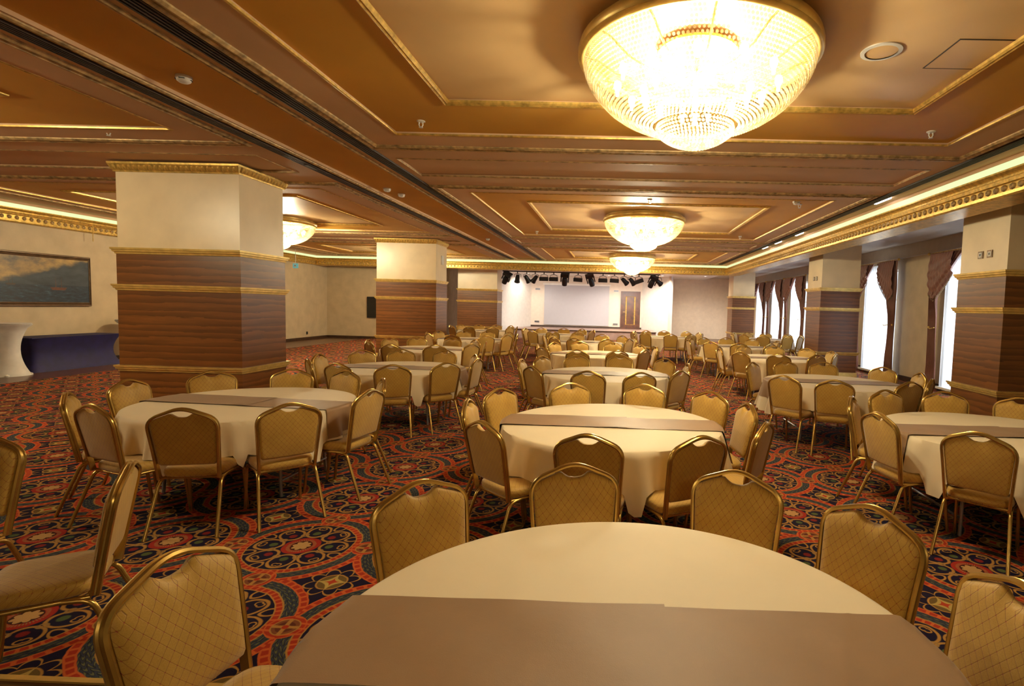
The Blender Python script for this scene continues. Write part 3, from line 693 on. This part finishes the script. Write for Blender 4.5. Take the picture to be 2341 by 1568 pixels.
def wallseg(name, pts, mat, label):
    mb = MB()
    for (x0, y0), (x1, y1) in zip(pts, pts[1:]):
        d = Vector((x1 - x0, y1 - y0)).normalized(); nx, ny = d.y * -0.12, d.x * 0.12
        mb.add([(x0, y0, -0.1), (x1, y1, -0.1), (x1, y1, 3.85), (x0, y0, 3.85), (x0 + nx, y0 + ny, -0.1), (x1 + nx, y1 + ny, -0.1), (x1 + nx, y1 + ny, 3.85), (x0 + nx, y0 + ny, 3.85)],
               [(0, 1, 2, 3), (4, 7, 6, 5), (0, 4, 5, 1), (3, 2, 6, 7), (0, 3, 7, 4), (1, 5, 6, 2)])
    return struct(mb.obj(name, mat), label)
wallseg('wall_stage_back', [(-5.0, SB), (1.5, SB)], M['stage_wall'], 'salmon back wall of the stage behind the screen')
wallseg('wall_stage_left', [(-6.2, 28.0), (-5.0, SB)], M['white_wall'], 'white splayed wall at the pillar side of the stage')
wallseg('wall_stage_right', [(1.5, SB), (2.95, 29.2)], M['white_wall'], 'white splayed wall at the window side of the stage')
wallseg('wall_far_right', [(2.95, 29.2), (3.05, 31.9), (WALL_R, 31.9)], M['cream_wall'], 'plain white end wall between stage and windows')
struct(MB().box(-5.0, 1.5, SB - 0.03, SB, SH_, SH_ + 0.1).obj('baseboard_stage', M['base_wood']), 'dark baseboard along the stage back wall')
t = thing('projection_screen', 'large pale projection screen on the stage back wall', 'screen', (0, SB - 0.06, 0))
MB().box(-4.22, -0.42, -0.02, 0.0, 0.60, 2.92).obj('screen_cloth', M['screen'], t)
MB().box(-4.30, -0.34, -0.05, 0.04, 2.92, 3.02).obj('screen_housing', M['white_wall'], t)
d = struct(MB().box(0.34, 1.32, SB - 0.07, SB - 0.005, SH_, 2.62).obj('door_1', M['door_wood']), 'dark wooden door with a gilt panel frame on the stage')
MB().box(0.26, 1.40, SB - 0.10, SB - 0.005, 2.55, 2.66).obj('door_lintel', M['door_wood'], d)
for x in (0.26, 1.32): MB().box(x, x + 0.08, SB - 0.09, SB - 0.005, SH_, 2.55).obj('door_jamb', M['door_wood'], d)
MB().sweep([(0.58, SB - 0.075, 0.72), (1.08, SB - 0.075, 0.72), (1.08, SB - 0.075, 2.35), (0.58, SB - 0.075, 2.35)], [(-0.02, -0.025), (0.01, -0.025), (0.02, 0.0), (0.01, 0.025), (-0.02, 0.025)], closed=True, fixed_n=(0, -1, 0)).obj('panel_frame', M['gold'], d)
MB().tube([(0.42, SB - 0.08, 1.45), (0.42, SB - 0.13, 1.45), (0.52, SB - 0.13, 1.45)], 0.012, 6).obj('door_handle', M['brass'], d)
for x, z, n in ((-4.62, 2.66, 'upper vent beside the screen, pillar side'), (-4.64, 0.76, 'lower vent beside the screen, pillar side'), (-0.02, 2.66, 'upper vent between screen and door'), (-0.02, 0.72, 'lower vent between screen and door')):
    t = thing('wall_vent', 'small grey ' + n, 'vent', (x, SB - 0.02, z))
    MB().box(-0.14, 0.14, -0.02, 0.0, -0.05, 0.05).obj('vent_frame', M['grey_metal'], t)
    for k in range(4): MB().box(-0.12, 0.12, -0.028, -0.018, -0.035 + k * 0.022, -0.025 + k * 0.022).obj('louvre', M['dark'], t)
# lighting bar with stage lamps
TY = 25.6
t = thing('lighting_bar', 'long black stage lighting bar hung under the ceiling before the stage', 'lighting bar', (0, TY, 0))
MB().tube([(-5.45, 0, 3.30), (2.05, 0, 3.30)], 0.028, 8).obj('bar', M['black'], t, True)
for x in (-5.2, -3.4, -1.4, 0.4, 1.9): MB().tube([(x, 0, 3.30), (x, 0, 3.47)], 0.012, 6).obj('hanger', M['black'], t)
MB().tube([(-5.4 + k * 0.25, 0.03 * math.sin(k * 2.1), 3.33 + 0.015 * math.sin(k * 1.7)) for k in range(30)], 0.01, 5).obj('cable', M['black'], t)
def spot_body(kind):
    mb = MB()
    if kind == 'long':      # rectangular flood
        mb.box(-0.20, 0.20, -0.08, 0.08, -0.075, 0.075).box(-0.215, 0.215, -0.10, -0.08, -0.085, 0.085)
    elif kind == 'round':
        mb.lathe([(0.0001, 0.16), (0.08, 0.15), (0.10, 0.05), (0.11, -0.10), (0.14, -0.22), (0.13, -0.22), (0.10, -0.12), (0.0001, -0.12)], 16)
    else:                   # moving head
        mb.box(-0.20, 0.20, -0.14, 0.14, 0.18, 0.32).box(-0.20, -0.15, -0.06, 0.06, -0.10, 0.18).box(0.15, 0.20, -0.06, 0.06, -0.10, 0.18)
        mb.lathe([(0.0001, 0.12), (0.11, 0.10), (0.14, -0.05), (0.12, -0.28), (0.0001, -0.28)], 14)
    return mb
lamps = [(1160, 'head', 0.5), (1186, 'round', 0.2), (1207, 'round', -0.5), (1226, 'round', 0.7), (1246, 'long', 0), (1268, 'long', 0), (1293, 'head', 0.1), (1323, 'long', 0.05), (1352, 'head', -0.3), (1379, 'long', 0), (1405, 'long', 0.05), (1427, 'round', -0.8), (1444, 'round', -0.7), (1460, 'long', -0.35), (1490, 'head', 0.4), (1503, 'round', -0.9)]
yoke_me = MB().tube([(-0.16, 0, -0.26), (-0.16, 0, -0.14), (0, 0, -0.08), (0.16, 0, -0.14), (0.16, 0, -0.26)], 0.012, 6).box(-0.02, 0.02, -0.02, 0.02, -0.10, 0.03).mesh('yoke', M['black'])
body_me = {k: spot_body(k).mesh('lamp_body', M['black'], 40) for k in ('long', 'round', 'head')}
lens_me = MB().lathe([(0.0001, -0.125), (0.095, -0.125)], 14).mesh('lens', M['lamp'])
NM = {'long': 'boxy black flood lamp', 'round': 'black barrel spotlight', 'head': 'black moving head lamp'}
for k, (px, kind, tilt) in enumerate(lamps):
    x = -5.45 + (px - 1152) / (1508 - 1152) * 7.5
    t = thing('stage_lamp', '%s on the stage lighting bar, %s from its pillar end' % (NM[kind], ORD[k] if k < 10 else ['eleventh', 'twelfth', 'thirteenth', 'fourteenth', 'fifteenth', 'sixteenth'][k - 10]), 'stage lamp', (x, TY - 0.02, 3.28), group='lamps on the stage lighting bar')
    link('yoke', yoke_me, t)
    b = link('lamp_body', body_me[kind], t, (0, 0, -0.30 if kind != 'head' else -0.33)); b.rotation_euler = (0.5 if kind != 'long' else 0.3, tilt, 0)
    if kind == 'round':
        o = link('lens', lens_me, b)
    if k in (3, 8, 12):
        l = bpy.data.lights.new('stage_spot', 'SPOT'); l.energy = 380; l.spot_size = 1.5; l.spot_blend = 0.8; l.color = (1.0, 0.91, 0.83); l.shadow_soft_size = 0.15
        lo = bpy.data.objects.new('stage_spot', l); C.objects.link(lo); lo.parent = t; lo.location = (0, 0.1, -0.5)
        lo.rotation_euler = (math.radians(62), 0, 0)

dl_ring = MB().lathe([(0.075, 0.0), (0.11, 0.0), (0.11, -0.012), (0.075, -0.02)], 20).mesh('ring', M['white_plastic'], True)
dl_face = MB().lathe([(0.0001, -0.014), (0.075, -0.014)], 20).mesh('diffuser', M['lamp'])
for k, (x, y) in enumerate(((-4.9, 29.6), (-0.45, 29.6), (0.95, 29.6), (2.4, 28.6), (4.6, 28.2))):  # the one nearest the windows is added to brighten the far right wall
    t = thing('downlight', 'round white downlight in the stage ceiling, %s from the windows' % ORD[4 - k], 'downlight', (x, y, 3.46), group='downlights over the stage')
    link('ring', dl_ring, t); link('diffuser', dl_face, t)
    l = bpy.data.lights.new('downlight_lamp', 'SPOT'); l.energy = 110 if k < 3 else 330; l.spot_size = 2.8; l.spot_blend = 0.6; l.color = (1.0, 0.88, 0.74); l.shadow_soft_size = 0.07
    lo = bpy.data.objects.new('downlight_lamp', l); C.objects.link(lo); lo.parent = t; lo.location = (0, 0, -0.03)
# bar corner seen between the second and third aisle pillars
t = thing('bar_cabinet', 'dark bar cabinet with an open shelf in the corner by the stage', 'cabinet', (-8.0, 29.25, 0))
MB().box(-1.3, 1.6, -0.5, 0.0, 0, 1.05).obj('counter', M['base_wood'], t)
MB().box(-1.3, 1.6, -0.35, 0.0, 2.35, 2.42).obj('shelf', M['base_wood'], t)
MB().box(-1.3, 1.6, -0.03, 0.0, 1.10, 2.0).obj('back_panel', M['wall'], t)

# ------------------------------------------------------------------ left wall: painting, tables, signs
def sea_mat():
    t = NT('oil_seascape'); x = t.xyz(t.co()); co = t.co()
    n = t.noise(t.mapping(co, (1, 1.2, 3.0)), 2.2, 6, 0.6); n2 = t.noise(t.mapping(co, (1, 2.0, 9.0)), 2.5, 5, 0.65); cl = t.noise(t.mapping(co, (1, 1.3, 2.0)), 1.6, 5, 0.6)
    sky = t.ramp(cl, [(0.30, (0.08, 0.07, 0.055)), (0.46, (0.27, 0.175, 0.07)), (0.64, (0.50, 0.32, 0.095))])
    # headland rising to the stage end of the canvas
    ridge = t.m('ADD', t.m('MULTIPLY', t.m('ADD', x[1], 0.35), 0.30), t.m('MULTIPLY', t.m('SUBTRACT', n, 0.5), 0.35))
    hill = t.step(t.m('SUBTRACT', t.m('SUBTRACT', ridge, x[2]), 0.0), -0.10, 0.08)
    c = t.mix(hill, sky, t.ramp(n, [(0.3, (0.010, 0.018, 0.030)), (0.7, (0.04, 0.055, 0.07))]))
    sea = t.ramp(n2, [(0.40, (0.003, 0.008, 0.02)), (0.58, (0.010, 0.030, 0.055)), (0.72, (0.05, 0.11, 0.14)), (0.82, (0.22, 0.26, 0.25))])
    c = t.mix(t.step(x[2], -0.10, -0.13), c, sea)
    return t.fin(c, 0.45)
t = thing('painting', 'wide framed seascape painting with stormy waves and a dusky sky', 'painting', (WALL_L + 0.02, 11.55, 1.99))
cv = MB().box(0.0, 0.03, -1.45, 1.45, -0.52, 0.52).obj('canvas', sea_mat(), t)
FRM = [(0.0, -0.035), (0.03, -0.035), (0.04, -0.02), (0.028, -0.005), (0.05, 0.012), (0.05, 0.028), (0.035, 0.035), (0.0, 0.035)]
MB().sweep([(0, -1.48, -0.55), (0, 1.48, -0.55), (0, 1.48, 0.55), (0, -1.48, 0.55)], FRM, closed=True, fixed_n=(1, 0, 0)).obj('picture_frame', M['frame'], t)
def ship(y, z, s):
    mb = MB().add([(0.031, y - 0.16 * s, z), (0.031, y + 0.14 * s, z), (0.031, y + 0.10 * s, z - 0.05 * s), (0.031, y - 0.12 * s, z - 0.05 * s)], [(0, 1, 2, 3)])
    for q, hh in ((-0.06, 0.22), (0.04, 0.26)): mb.add([(0.031, y + q * s - 0.006, z), (0.031, y + q * s + 0.006, z), (0.031, y + q * s + 0.002, z + hh * s)], [(0, 1, 2)])
    return mb
ship(-0.25, -0.10, 0.7).obj('painted_ship', M['base_wood'], cv); ship(0.75, -0.16, 1.3).obj('painted_wreck', M['door_wood'], cv)
def cocktail(x, y, label):
    prof = []
    for k in range(15):
        z = 1.06 * k / 14; f = z / 1.06
        r = 0.13 + 0.19 * abs(f - 0.52) ** 1.4 * 3.0 if f < 0.98 else 0.40
        prof.append((r, z))
    prof = [(0.33 - 0.60 * (z / 1.04) * (1 - z / 1.04) * (1.0), z) for z in [1.04 * k / 14 for k in range(15)]]
    prof[-1] = (0.36, 1.03); prof += [(0.37, 1.05), (0.30, 1.06), (0.0001, 1.06)]
    t = thing('cocktail_table', label, 'table', (x, y, -0.004), group='cocktail tables in white stretch covers')
    MB().lathe(prof, 32).obj('stretch_cover', M['white_cloth'], t, True)
    MB().lathe([(0.0001, 1.061), (0.36, 1.061), (0.36, 1.07), (0.0001, 1.07)], 32).obj('top_cap', M['white_cloth'], t, 40)
    for k in range(4):
        a = PI / 4 + k * PI / 2
        MB().lathe([(0.0001, 0.0), (0.035, 0.0), (0.035, 0.03), (0.0001, 0.05)], 10, (0.31 * math.cos(a), 0.31 * math.sin(a), 0)).obj('foot', M['white_cloth'], t, 40)
cocktail(-12.35, 10.62, 'hourglass cocktail table in white stretch cover under the painting')
cocktail(-12.45, 13.6, 'hourglass cocktail table in white stretch cover beside the first pillar')
t = thing('buffet_table', 'long low table under a navy stretch cover below the painting', 'table', (-12.6, 12.05, -0.004))
def nv(u, v):
    L = 1.08 - 0.20 * math.sin(PI * (1 - v)) ** 0.8 * 0.8; W_ = 0.37 - 0.10 * math.sin(PI * (1 - v))
    a = u * 2 * PI; c_, s_ = math.cos(a), math.sin(a); p = 0.25
    return (W_ * math.copysign(abs(c_) ** p, c_), L * math.copysign(abs(s_) ** p, s_), 0.74 * (1 - v))
MB().grid(nv, 64, 12).obj('stretch_cover', M['navy'], t, True)
MB().box(-0.36, 0.36, -1.06, 1.06, 0.725, 0.742).obj('table_top', M['navy'], t)
t = thing('exit_sign', 'small green exit sign hanging by the seascape wall', 'sign', (-12.6, 20.9, 3.0))
MB().box(-0.10, 0.10, -0.02, 0.02, -0.09, 0.09).obj('sign_face', M['exit'], t); MB().tube([(0, 0, 0.09), (0, 0, 0.63)], 0.01, 6).obj('hanger', M['white_plastic'], t)
MB().box(-0.03, 0.01, -0.024, -0.02, -0.05, 0.05).box(-0.06, 0.05, -0.024, -0.02, -0.012, 0.012).obj('pictogram', M['white_plastic'], t)
t = thing('light_chain', 'thin brass chain hanging from the cornice by the painting', 'chain', (-12.85, 13.0, 0.02))
for k in range(11):
    MB().tube([(0.010 * math.cos(q * PI / 3) * (1 if k % 2 else 0.0), 0.010 * math.cos(q * PI / 3) * (0 if k % 2 else 1), 3.34 - 0.036 * k + 0.02 * math.sin(q * PI / 3)) for q in range(6)], 0.0045, 5, closed=True).obj('chain_bead', M['brass'], t)
t = thing('display_screen', 'black wall display on the end wall behind the second pillar', 'display', (-10.75, FAR_L - 0.01, 1.42))
MB().box(-0.45, 0.45, -0.06, 0.0, -0.47, 0.47).obj('casing', M['black'], t); MB().box(-0.42, 0.42, -0.064, -0.06, -0.44, 0.44).obj('panel', M['tv'], t)
t = thing('power_socket', 'small dark wall socket low on the seascape wall', 'socket', (WALL_L, 22.4, 0.28)); MB().box(0, 0.015, -0.05, 0.05, -0.06, 0.06).obj('plate', M['black'], t); MB().box(0.015, 0.02, -0.02, 0.02, -0.02, 0.02).obj('outlet', M['dark'], t)

# ------------------------------------------------------------------ tables and chairs
TR = 0.90
def hem_z(th, chairs):
    near = min([abs((th - c + PI) % (2 * PI) - PI) for c in chairs] or [9])
    return 0.485 - 0.15 * smooth((near - 0.215) / 0.06) + 0.008 * math.sin(th * 23)
def skirt(th, t, seed):
    # radius of the hanging cloth at angle th, t = 0 at the edge .. 1 at the floor
    f = math.sin(th * 17 + seed) * 0.6 + math.sin(th * 29 + 2.1 * seed) * 0.4
    return TR + 0.012 + t * (0.045 + 0.105 * max(-0.42, f) + 0.02 * math.sin(th * 7 + seed))
def make_table(key, x, y, chairs, ang, where):
    seed = hash(key) % 100 / 7.0 if False else sum(map(ord, key)) * 0.37
    t = thing('round_table', 'round folding table, %s' % where, 'table', (x, y, 0), group='round banquet tables')
    MB().lathe([(0.0001, 0.715), (TR - 0.02, 0.715), (TR - 0.01, 0.725), (TR - 0.01, 0.738), (TR - 0.02, 0.744), (0.0001, 0.744)], 48).obj('table_top', M['base_wood'], t, 40)
    for sx in (-1, 1):
        for sy in (-1, 1):
            MB().tube([(0.45 * sx, 0.30 * sy, 0.715), (0.50 * sx, 0.34 * sy, 0.35), (0.52 * sx, 0.36 * sy, 0.0)], 0.014, 8).obj('leg', M['grey_metal'], t, True)
        MB().tube([(0.52 * sx, -0.36, 0.14), (0.52 * sx, 0.36, 0.14)], 0.010, 6).obj('stretcher', M['grey_metal'], t, True)
    n = 180; mb = MB(); prof_n = 9
    ring = []
    vs = [(0, 0, 0.7525)]
    rows = [('r', 0.45), ('r', 0.80), ('r', 0.885), ('e', 0.0)] + [('s', k / prof_n) for k in range(1, prof_n + 1)]
    for kind, p in rows:
        for i in range(n):
            th = 2 * PI * i / n
            if kind == 'r': r_, z = p, 0.7525 + 0.0012 * math.sin(th * 3 + seed + p * 9)
            elif kind == 'e': r_, z = TR + 0.004, 0.747
            else:
                hz = hem_z(th, chairs); z = 0.740 + (hz - 0.740) * p
                r_ = skirt(th, (0.74 - z) / 0.42, seed)
            vs.append((r_ * math.cos(th), r_ * math.sin(th), z))
    fs = [(0, 1 + i, 1 + (i + 1) % n) for i in range(n)]
    for k in range(len(rows) - 1):
        for i in range(n):
            a = 1 + k * n; fs.append((a + i, a + n + i, a + n + (i + 1) % n, a + (i + 1) % n))
    mb.add(vs, fs)
    cl = mb.obj('tablecloth', M['cloth'], None, 60)
    tag(cl, 'cream round cloth over the table, %s' % where, 'tablecloth', 'cream round tablecloths'); cl.location = (x, y, 0)
    # runner of two overlapping strips laid across the cloth
    rn = thing('table_runner', 'taupe runner across the table, %s' % where, 'table runner', (x, y, 0), ang, 'taupe table runners')
    HW = 0.205
    def strip(s0, s1, lift, dy, name):
        def fn(u, v):
            s = s0 + (s1 - s0) * u; yy = -HW + 2 * HW * v + dy
            xe = math.sqrt((TR + 0.004) ** 2 - yy * yy); sg = 1 if s > 0 else -1; a = abs(s)
            if a <= xe - 0.01: return (s, yy, 0.7585 + lift + 0.0022 * math.sin(s * 11 + seed + yy * 6) * math.sin(yy * 9 + s * 3) + 0.0015 * math.exp(-((s - 0.62 - yy * 0.5) / 0.012) ** 2))
            d = a - (xe - 0.01); th = math.atan2(yy, sg * xe)
            z = 0.757 - max(0, d - 0.012); z = min(z, 0.757 - d * 0.25 if d < 0.016 else z)
            r_ = skirt(th + ang, max(0, 0.74 - z) / 0.42, seed) + 0.010 if d > 0.016 else xe / max(1e-6, abs(math.cos(th))) + 0.008
            return (r_ * math.cos(th), r_ * math.sin(th), z + lift)
        return MB().grid(fn, 72, 8).obj(name, M['runner'], rn, 60)
    strip(-1.14, 0.13, 0.003, 0.006, 'runner_strip'); strip(0.06, 1.14, 0.0, -0.004, 'runner_strip')
    return t

# --- chair prototype (faces +Y, peak of the back at y = -0.30, z = 0.925)
def back_y(z): return -0.205 - 0.19 * max(0, z - 0.42)
def fillet(pts, r, n=5):
    out = [Vector(pts[0])]
    for a, b, c in zip(pts, pts[1:], pts[2:]):
        a, b, c = Vector(a), Vector(b), Vector(c); d1 = (a - b); d2 = (c - b); k = min(r, d1.length * 0.48, d2.length * 0.48)
        p0 = b + d1.normalized() * k; p1 = b + d2.normalized() * k
        for i in range(n + 1):
            s = i / n; out.append(p0 * (1 - s) ** 2 + b * 2 * s * (1 - s) + p1 * s * s)
    out.append(Vector(pts[-1])); return out
FP = [(-0.19, 0.40), (-0.205, 0.62), (-0.222, 0.845), (0.0, 0.935), (0.222, 0.845), (0.205, 0.62), (0.19, 0.40)]
fp = []
base = [Vector((x, back_y(z), z)) for x, z in FP]
fp = fillet([base[0], base[1], base[2], base[3], base[4], base[5], base[6]], 0.075, 6)
TUBE = [(-0.017, -0.008), (0.017, -0.008), (0.020, 0.0), (0.016, 0.009), (0.008, 0.011), (0.003, 0.006), (-0.003, 0.006), (-0.008, 0.011), (-0.016, 0.009), (-0.020, 0.0)]
NB = Vector((0, 1, 0.19)).normalized()
frame_me = MB().sweep(fp, TUBE, fixed_n=NB).mesh('back_frame', M['chair_metal'], 40)
def pad_outline():
    pts = [(0.0, 0.500), (0.10, 0.500), (0.172, 0.503), (0.183, 0.515)]
    pts += [(0.190, 0.58), (0.196, 0.66), (0.203, 0.74), (0.208, 0.80), (0.205, 0.825), (0.193, 0.842)]
    pts += [(0.150, 0.861), (0.110, 0.877), (0.080, 0.889), (0.066, 0.889), (0.052, 0.878), (0.030, 0.866), (0.0, 0.863)]
    return pts + [(-x, z) for x, z in pts[-2:0:-1]]
PO = pad_outline()
mb = MB(); cz = 0.68
def pad_ring(s, off): return [(x * s, back_y(cz + (z - cz) * s) + off, cz + (z - cz) * s) for x, z in PO]
rings = [pad_ring(0.0, -0.012), pad_ring(0.90, -0.012), pad_ring(0.99, -0.008), pad_ring(1.0, 0.004), pad_ring(0.985, 0.018), pad_ring(0.93, 0.030), pad_ring(0.75, 0.038), pad_ring(0.4, 0.042), pad_ring(0.0, 0.043)]
k = len(PO); vs = [p for r_ in rings for p in r_]
fs = [(a * k + i, a * k + (i + 1) % k, (a + 1) * k + (i + 1) % k, (a + 1) * k + i) for a in range(len(rings) - 1) for i in range(k)]
pad_me = mb.add(vs, fs).mesh('back_pad', M['fabric'], 70)
def seat_pt(a, s):
    c_, s_ = math.cos(a), math.sin(a); p = 0.42
    x = math.copysign(abs(c_) ** p, c_); y = math.copysign(abs(s_) ** p, s_)
    return (x * 0.203 * s, -0.008 + y * 0.198 * s)
mb = MB(); N_ = 36; lev = [(0.0, 0.405), (0.93, 0.405), (0.98, 0.415), (1.0, 0.435), (0.985, 0.455), (0.93, 0.468), (0.7, 0.476), (0.35, 0.480), (0.0, 0.481)]
vs = [(*seat_pt(2 * PI * i / N_, s), z) for s, z in lev for i in range(N_)]
fs = [(a * N_ + i, a * N_ + (i + 1) % N_, (a + 1) * N_ + (i + 1) % N_, (a + 1) * N_ + i) for a in range(len(lev) - 1) for i in range(N_)]
seat_me = mb.add(vs, fs).mesh('seat_cushion', M['fabric'], 70)
RT = [(0.0125 * math.cos(2 * PI * i / 8), 0.0125 * math.sin(2 * PI * i / 8)) for i in range(8)]
leg_me = {}
for s in (-1, 1):
    leg_me['f', s] = MB().sweep(fillet([(0.185 * s, -0.19, 0.393), (0.192 * s, 0.180, 0.393), (0.200 * s, 0.225, 0.0)], 0.085, 6), RT).mesh('front_leg', M['chair_metal'], 60)
    leg_me['r', s] = MB().sweep(fillet([(0.188 * s, -0.10, 0.392), (0.196 * s, -0.195, 0.385), (0.225 * s, -0.345, 0.0)], 0.05, 4), RT).mesh('rear_leg', M['chair_metal'], 60)
sf_me = [MB().tube([(-0.19, -0.185, 0.40), (0.19, -0.185, 0.40)], 0.011, 6).mesh('seat_rail', M['chair_metal'], True), MB().tube([(-0.19, 0.12, 0.392), (0.19, 0.12, 0.392)], 0.010, 6).mesh('seat_rail', M['chair_metal'], True)]
def make_chair(x, y, rz, label, group):
    t = thing('banquet_chair', label, 'chair', (x, y, 0), rz, group)
    link('back_frame', frame_me, t); link('back_pad', pad_me, t); link('seat_cushion', seat_me, t); [link('seat_rail', q, t) for q in sf_me]
    for a in ('f', 'r'):
        for s in (-1, 1): link('leg', leg_me[a, s], t)
    return t
D = math.radians
TABLES = [  # key, x, y, runner angle, description, seats as (angle deg, radius) or phase
    ('A2', 0.055, 1.473, 0.01, 'front table', 'sixth line from stage', [(137, 1.24), (101.5, 1.21), (63.5, 1.285), (34.5, 1.26), (5, 1.2), (176, 1.41)]),
    ('B1', -3.38, 4.86, -0.07, 'pillar-side table', 'fifth line from stage', [(-74, 1.24), (-43.5, 1.29), (-107, 1.20), (-143, 1.21), (180, 1.15), (141, 1.18), (103, 1.12), (72, 1.16), (-7, 1.22), (29, 1.16)]),
    ('B2', -0.01, 4.44, 0.0, 'middle table', 'fifth line from stage', [(-97, 1.17), (-63, 1.25), (-176, 1.2), (-135, 1.24), (152, 1.22), (113, 1.14), (73, 1.16), (38, 1.22), (6, 1.18), (-30, 1.28)]),
    ('B3', 3.27, 4.53, 0.02, 'window-side table', 'fifth line from stage', [(110, 1.21), (79, 1.18), (47, 1.18), (-170, 1.15), (148, 1.17), (-132, 1.13)]),
    ('C1', -3.12, 7.75, 0.0, 'pillar-side table', 'fourth line from stage', [(-177, 1.20), (-141, 1.22), (-108, 1.18), (-73, 1.19), (-39, 1.15), (-3, 1.15), (32, 1.12), (142, 1.2), (112, 1.15), (76, 1.18)]),
    ('C2', -0.12, 7.73, 0.0, 'middle table', 'fourth line from stage', [(-100, 1.18), (-69, 1.24), (178, 1.25), (-140, 1.25), (149, 1.2), (116, 1.16), (80, 1.24), (41, 1.24), (4, 1.2), (-41, 1.3)]),
    ('C3', 3.05, 7.55, -0.03, 'window-side table', 'fourth line from stage', [(-137, 1.28), (-110, 1.25), (140, 1.2), (104, 1.2), (74, 1.2), (30, 1.18), (-66, 1.22), (-4, 1.2), (-38, 1.22)]),
    ('D1', -3.9, 11.0, 0.0, 'pillar-side table', 'third line from stage', -100), ('D2', -0.40, 10.95, 0.0, 'middle table', 'third line from stage', -106), ('D3', 3.35, 11.2, 0.02, 'window-side table', 'third line from stage', -103),
    ('E1', -3.86, 14.4, 0.0, 'pillar-side table', 'second line from stage', -98), ('E2', -0.7, 14.4, 0.0, 'middle table', 'second line from stage', -104), ('E3', 3.16, 14.35, 0.0, 'window-side table', 'second line from stage', -95),
    ('F1', -4.75, 19.2, 0.0, 'pillar-side table', 'line nearest the stage', -100), ('F2', -1.9, 17.9, 0.0, 'middle table toward pillars', 'line nearest the stage', -93), ('F3', 1.75, 18.1, 0.0, 'middle table toward windows', 'line nearest the stage', -92), ('F4', 5.2, 18.6, 0.0, 'window-side table', 'line nearest the stage', -108)]
for key, tx, ty, ang, side, line, seats in TABLES:
    if not isinstance(seats, list):
        seats = [(seats + 36 * i + random.uniform(-3.5, 3.5), random.uniform(1.15, 1.27)) for i in range(10)]
    make_table(key, tx, ty, [D(a) for a, _ in seats], ang, '%s, %s' % (side, line))
    order = sorted(range(len(seats)), key=lambda i: (95 - seats[i][0]) % 360)
    for rank, i in enumerate(order):
        a, r_ = seats[i]; th = D(a)
        px, py = tx + r_ * math.cos(th), ty + r_ * math.sin(th)       # peak of the back
        face = th + PI + D(random.uniform(-3, 3))
        rz = face - PI / 2
        fx, fy = math.cos(face), math.sin(face)
        make_chair(px + fx * 0.30, py + fy * 0.30, rz, 'mustard banquet chair, %s clockwise from the stage, %s, %s' % (ORD[rank], side, line), 'mustard banquet chairs')
# two chairs of the table beyond the frame
for (px, py), face, lab in (((-2.27, 2.44), D(212), 'mustard banquet chair standing alone on the carpet corner, facing the seascape wall'), ((-3.46, 2.84), D(275), 'mustard banquet chair at the carpet edge beyond the lone corner chair')):
    make_chair(px + math.cos(face) * 0.30, py + math.sin(face) * 0.30, face - PI / 2, lab, 'mustard banquet chairs')
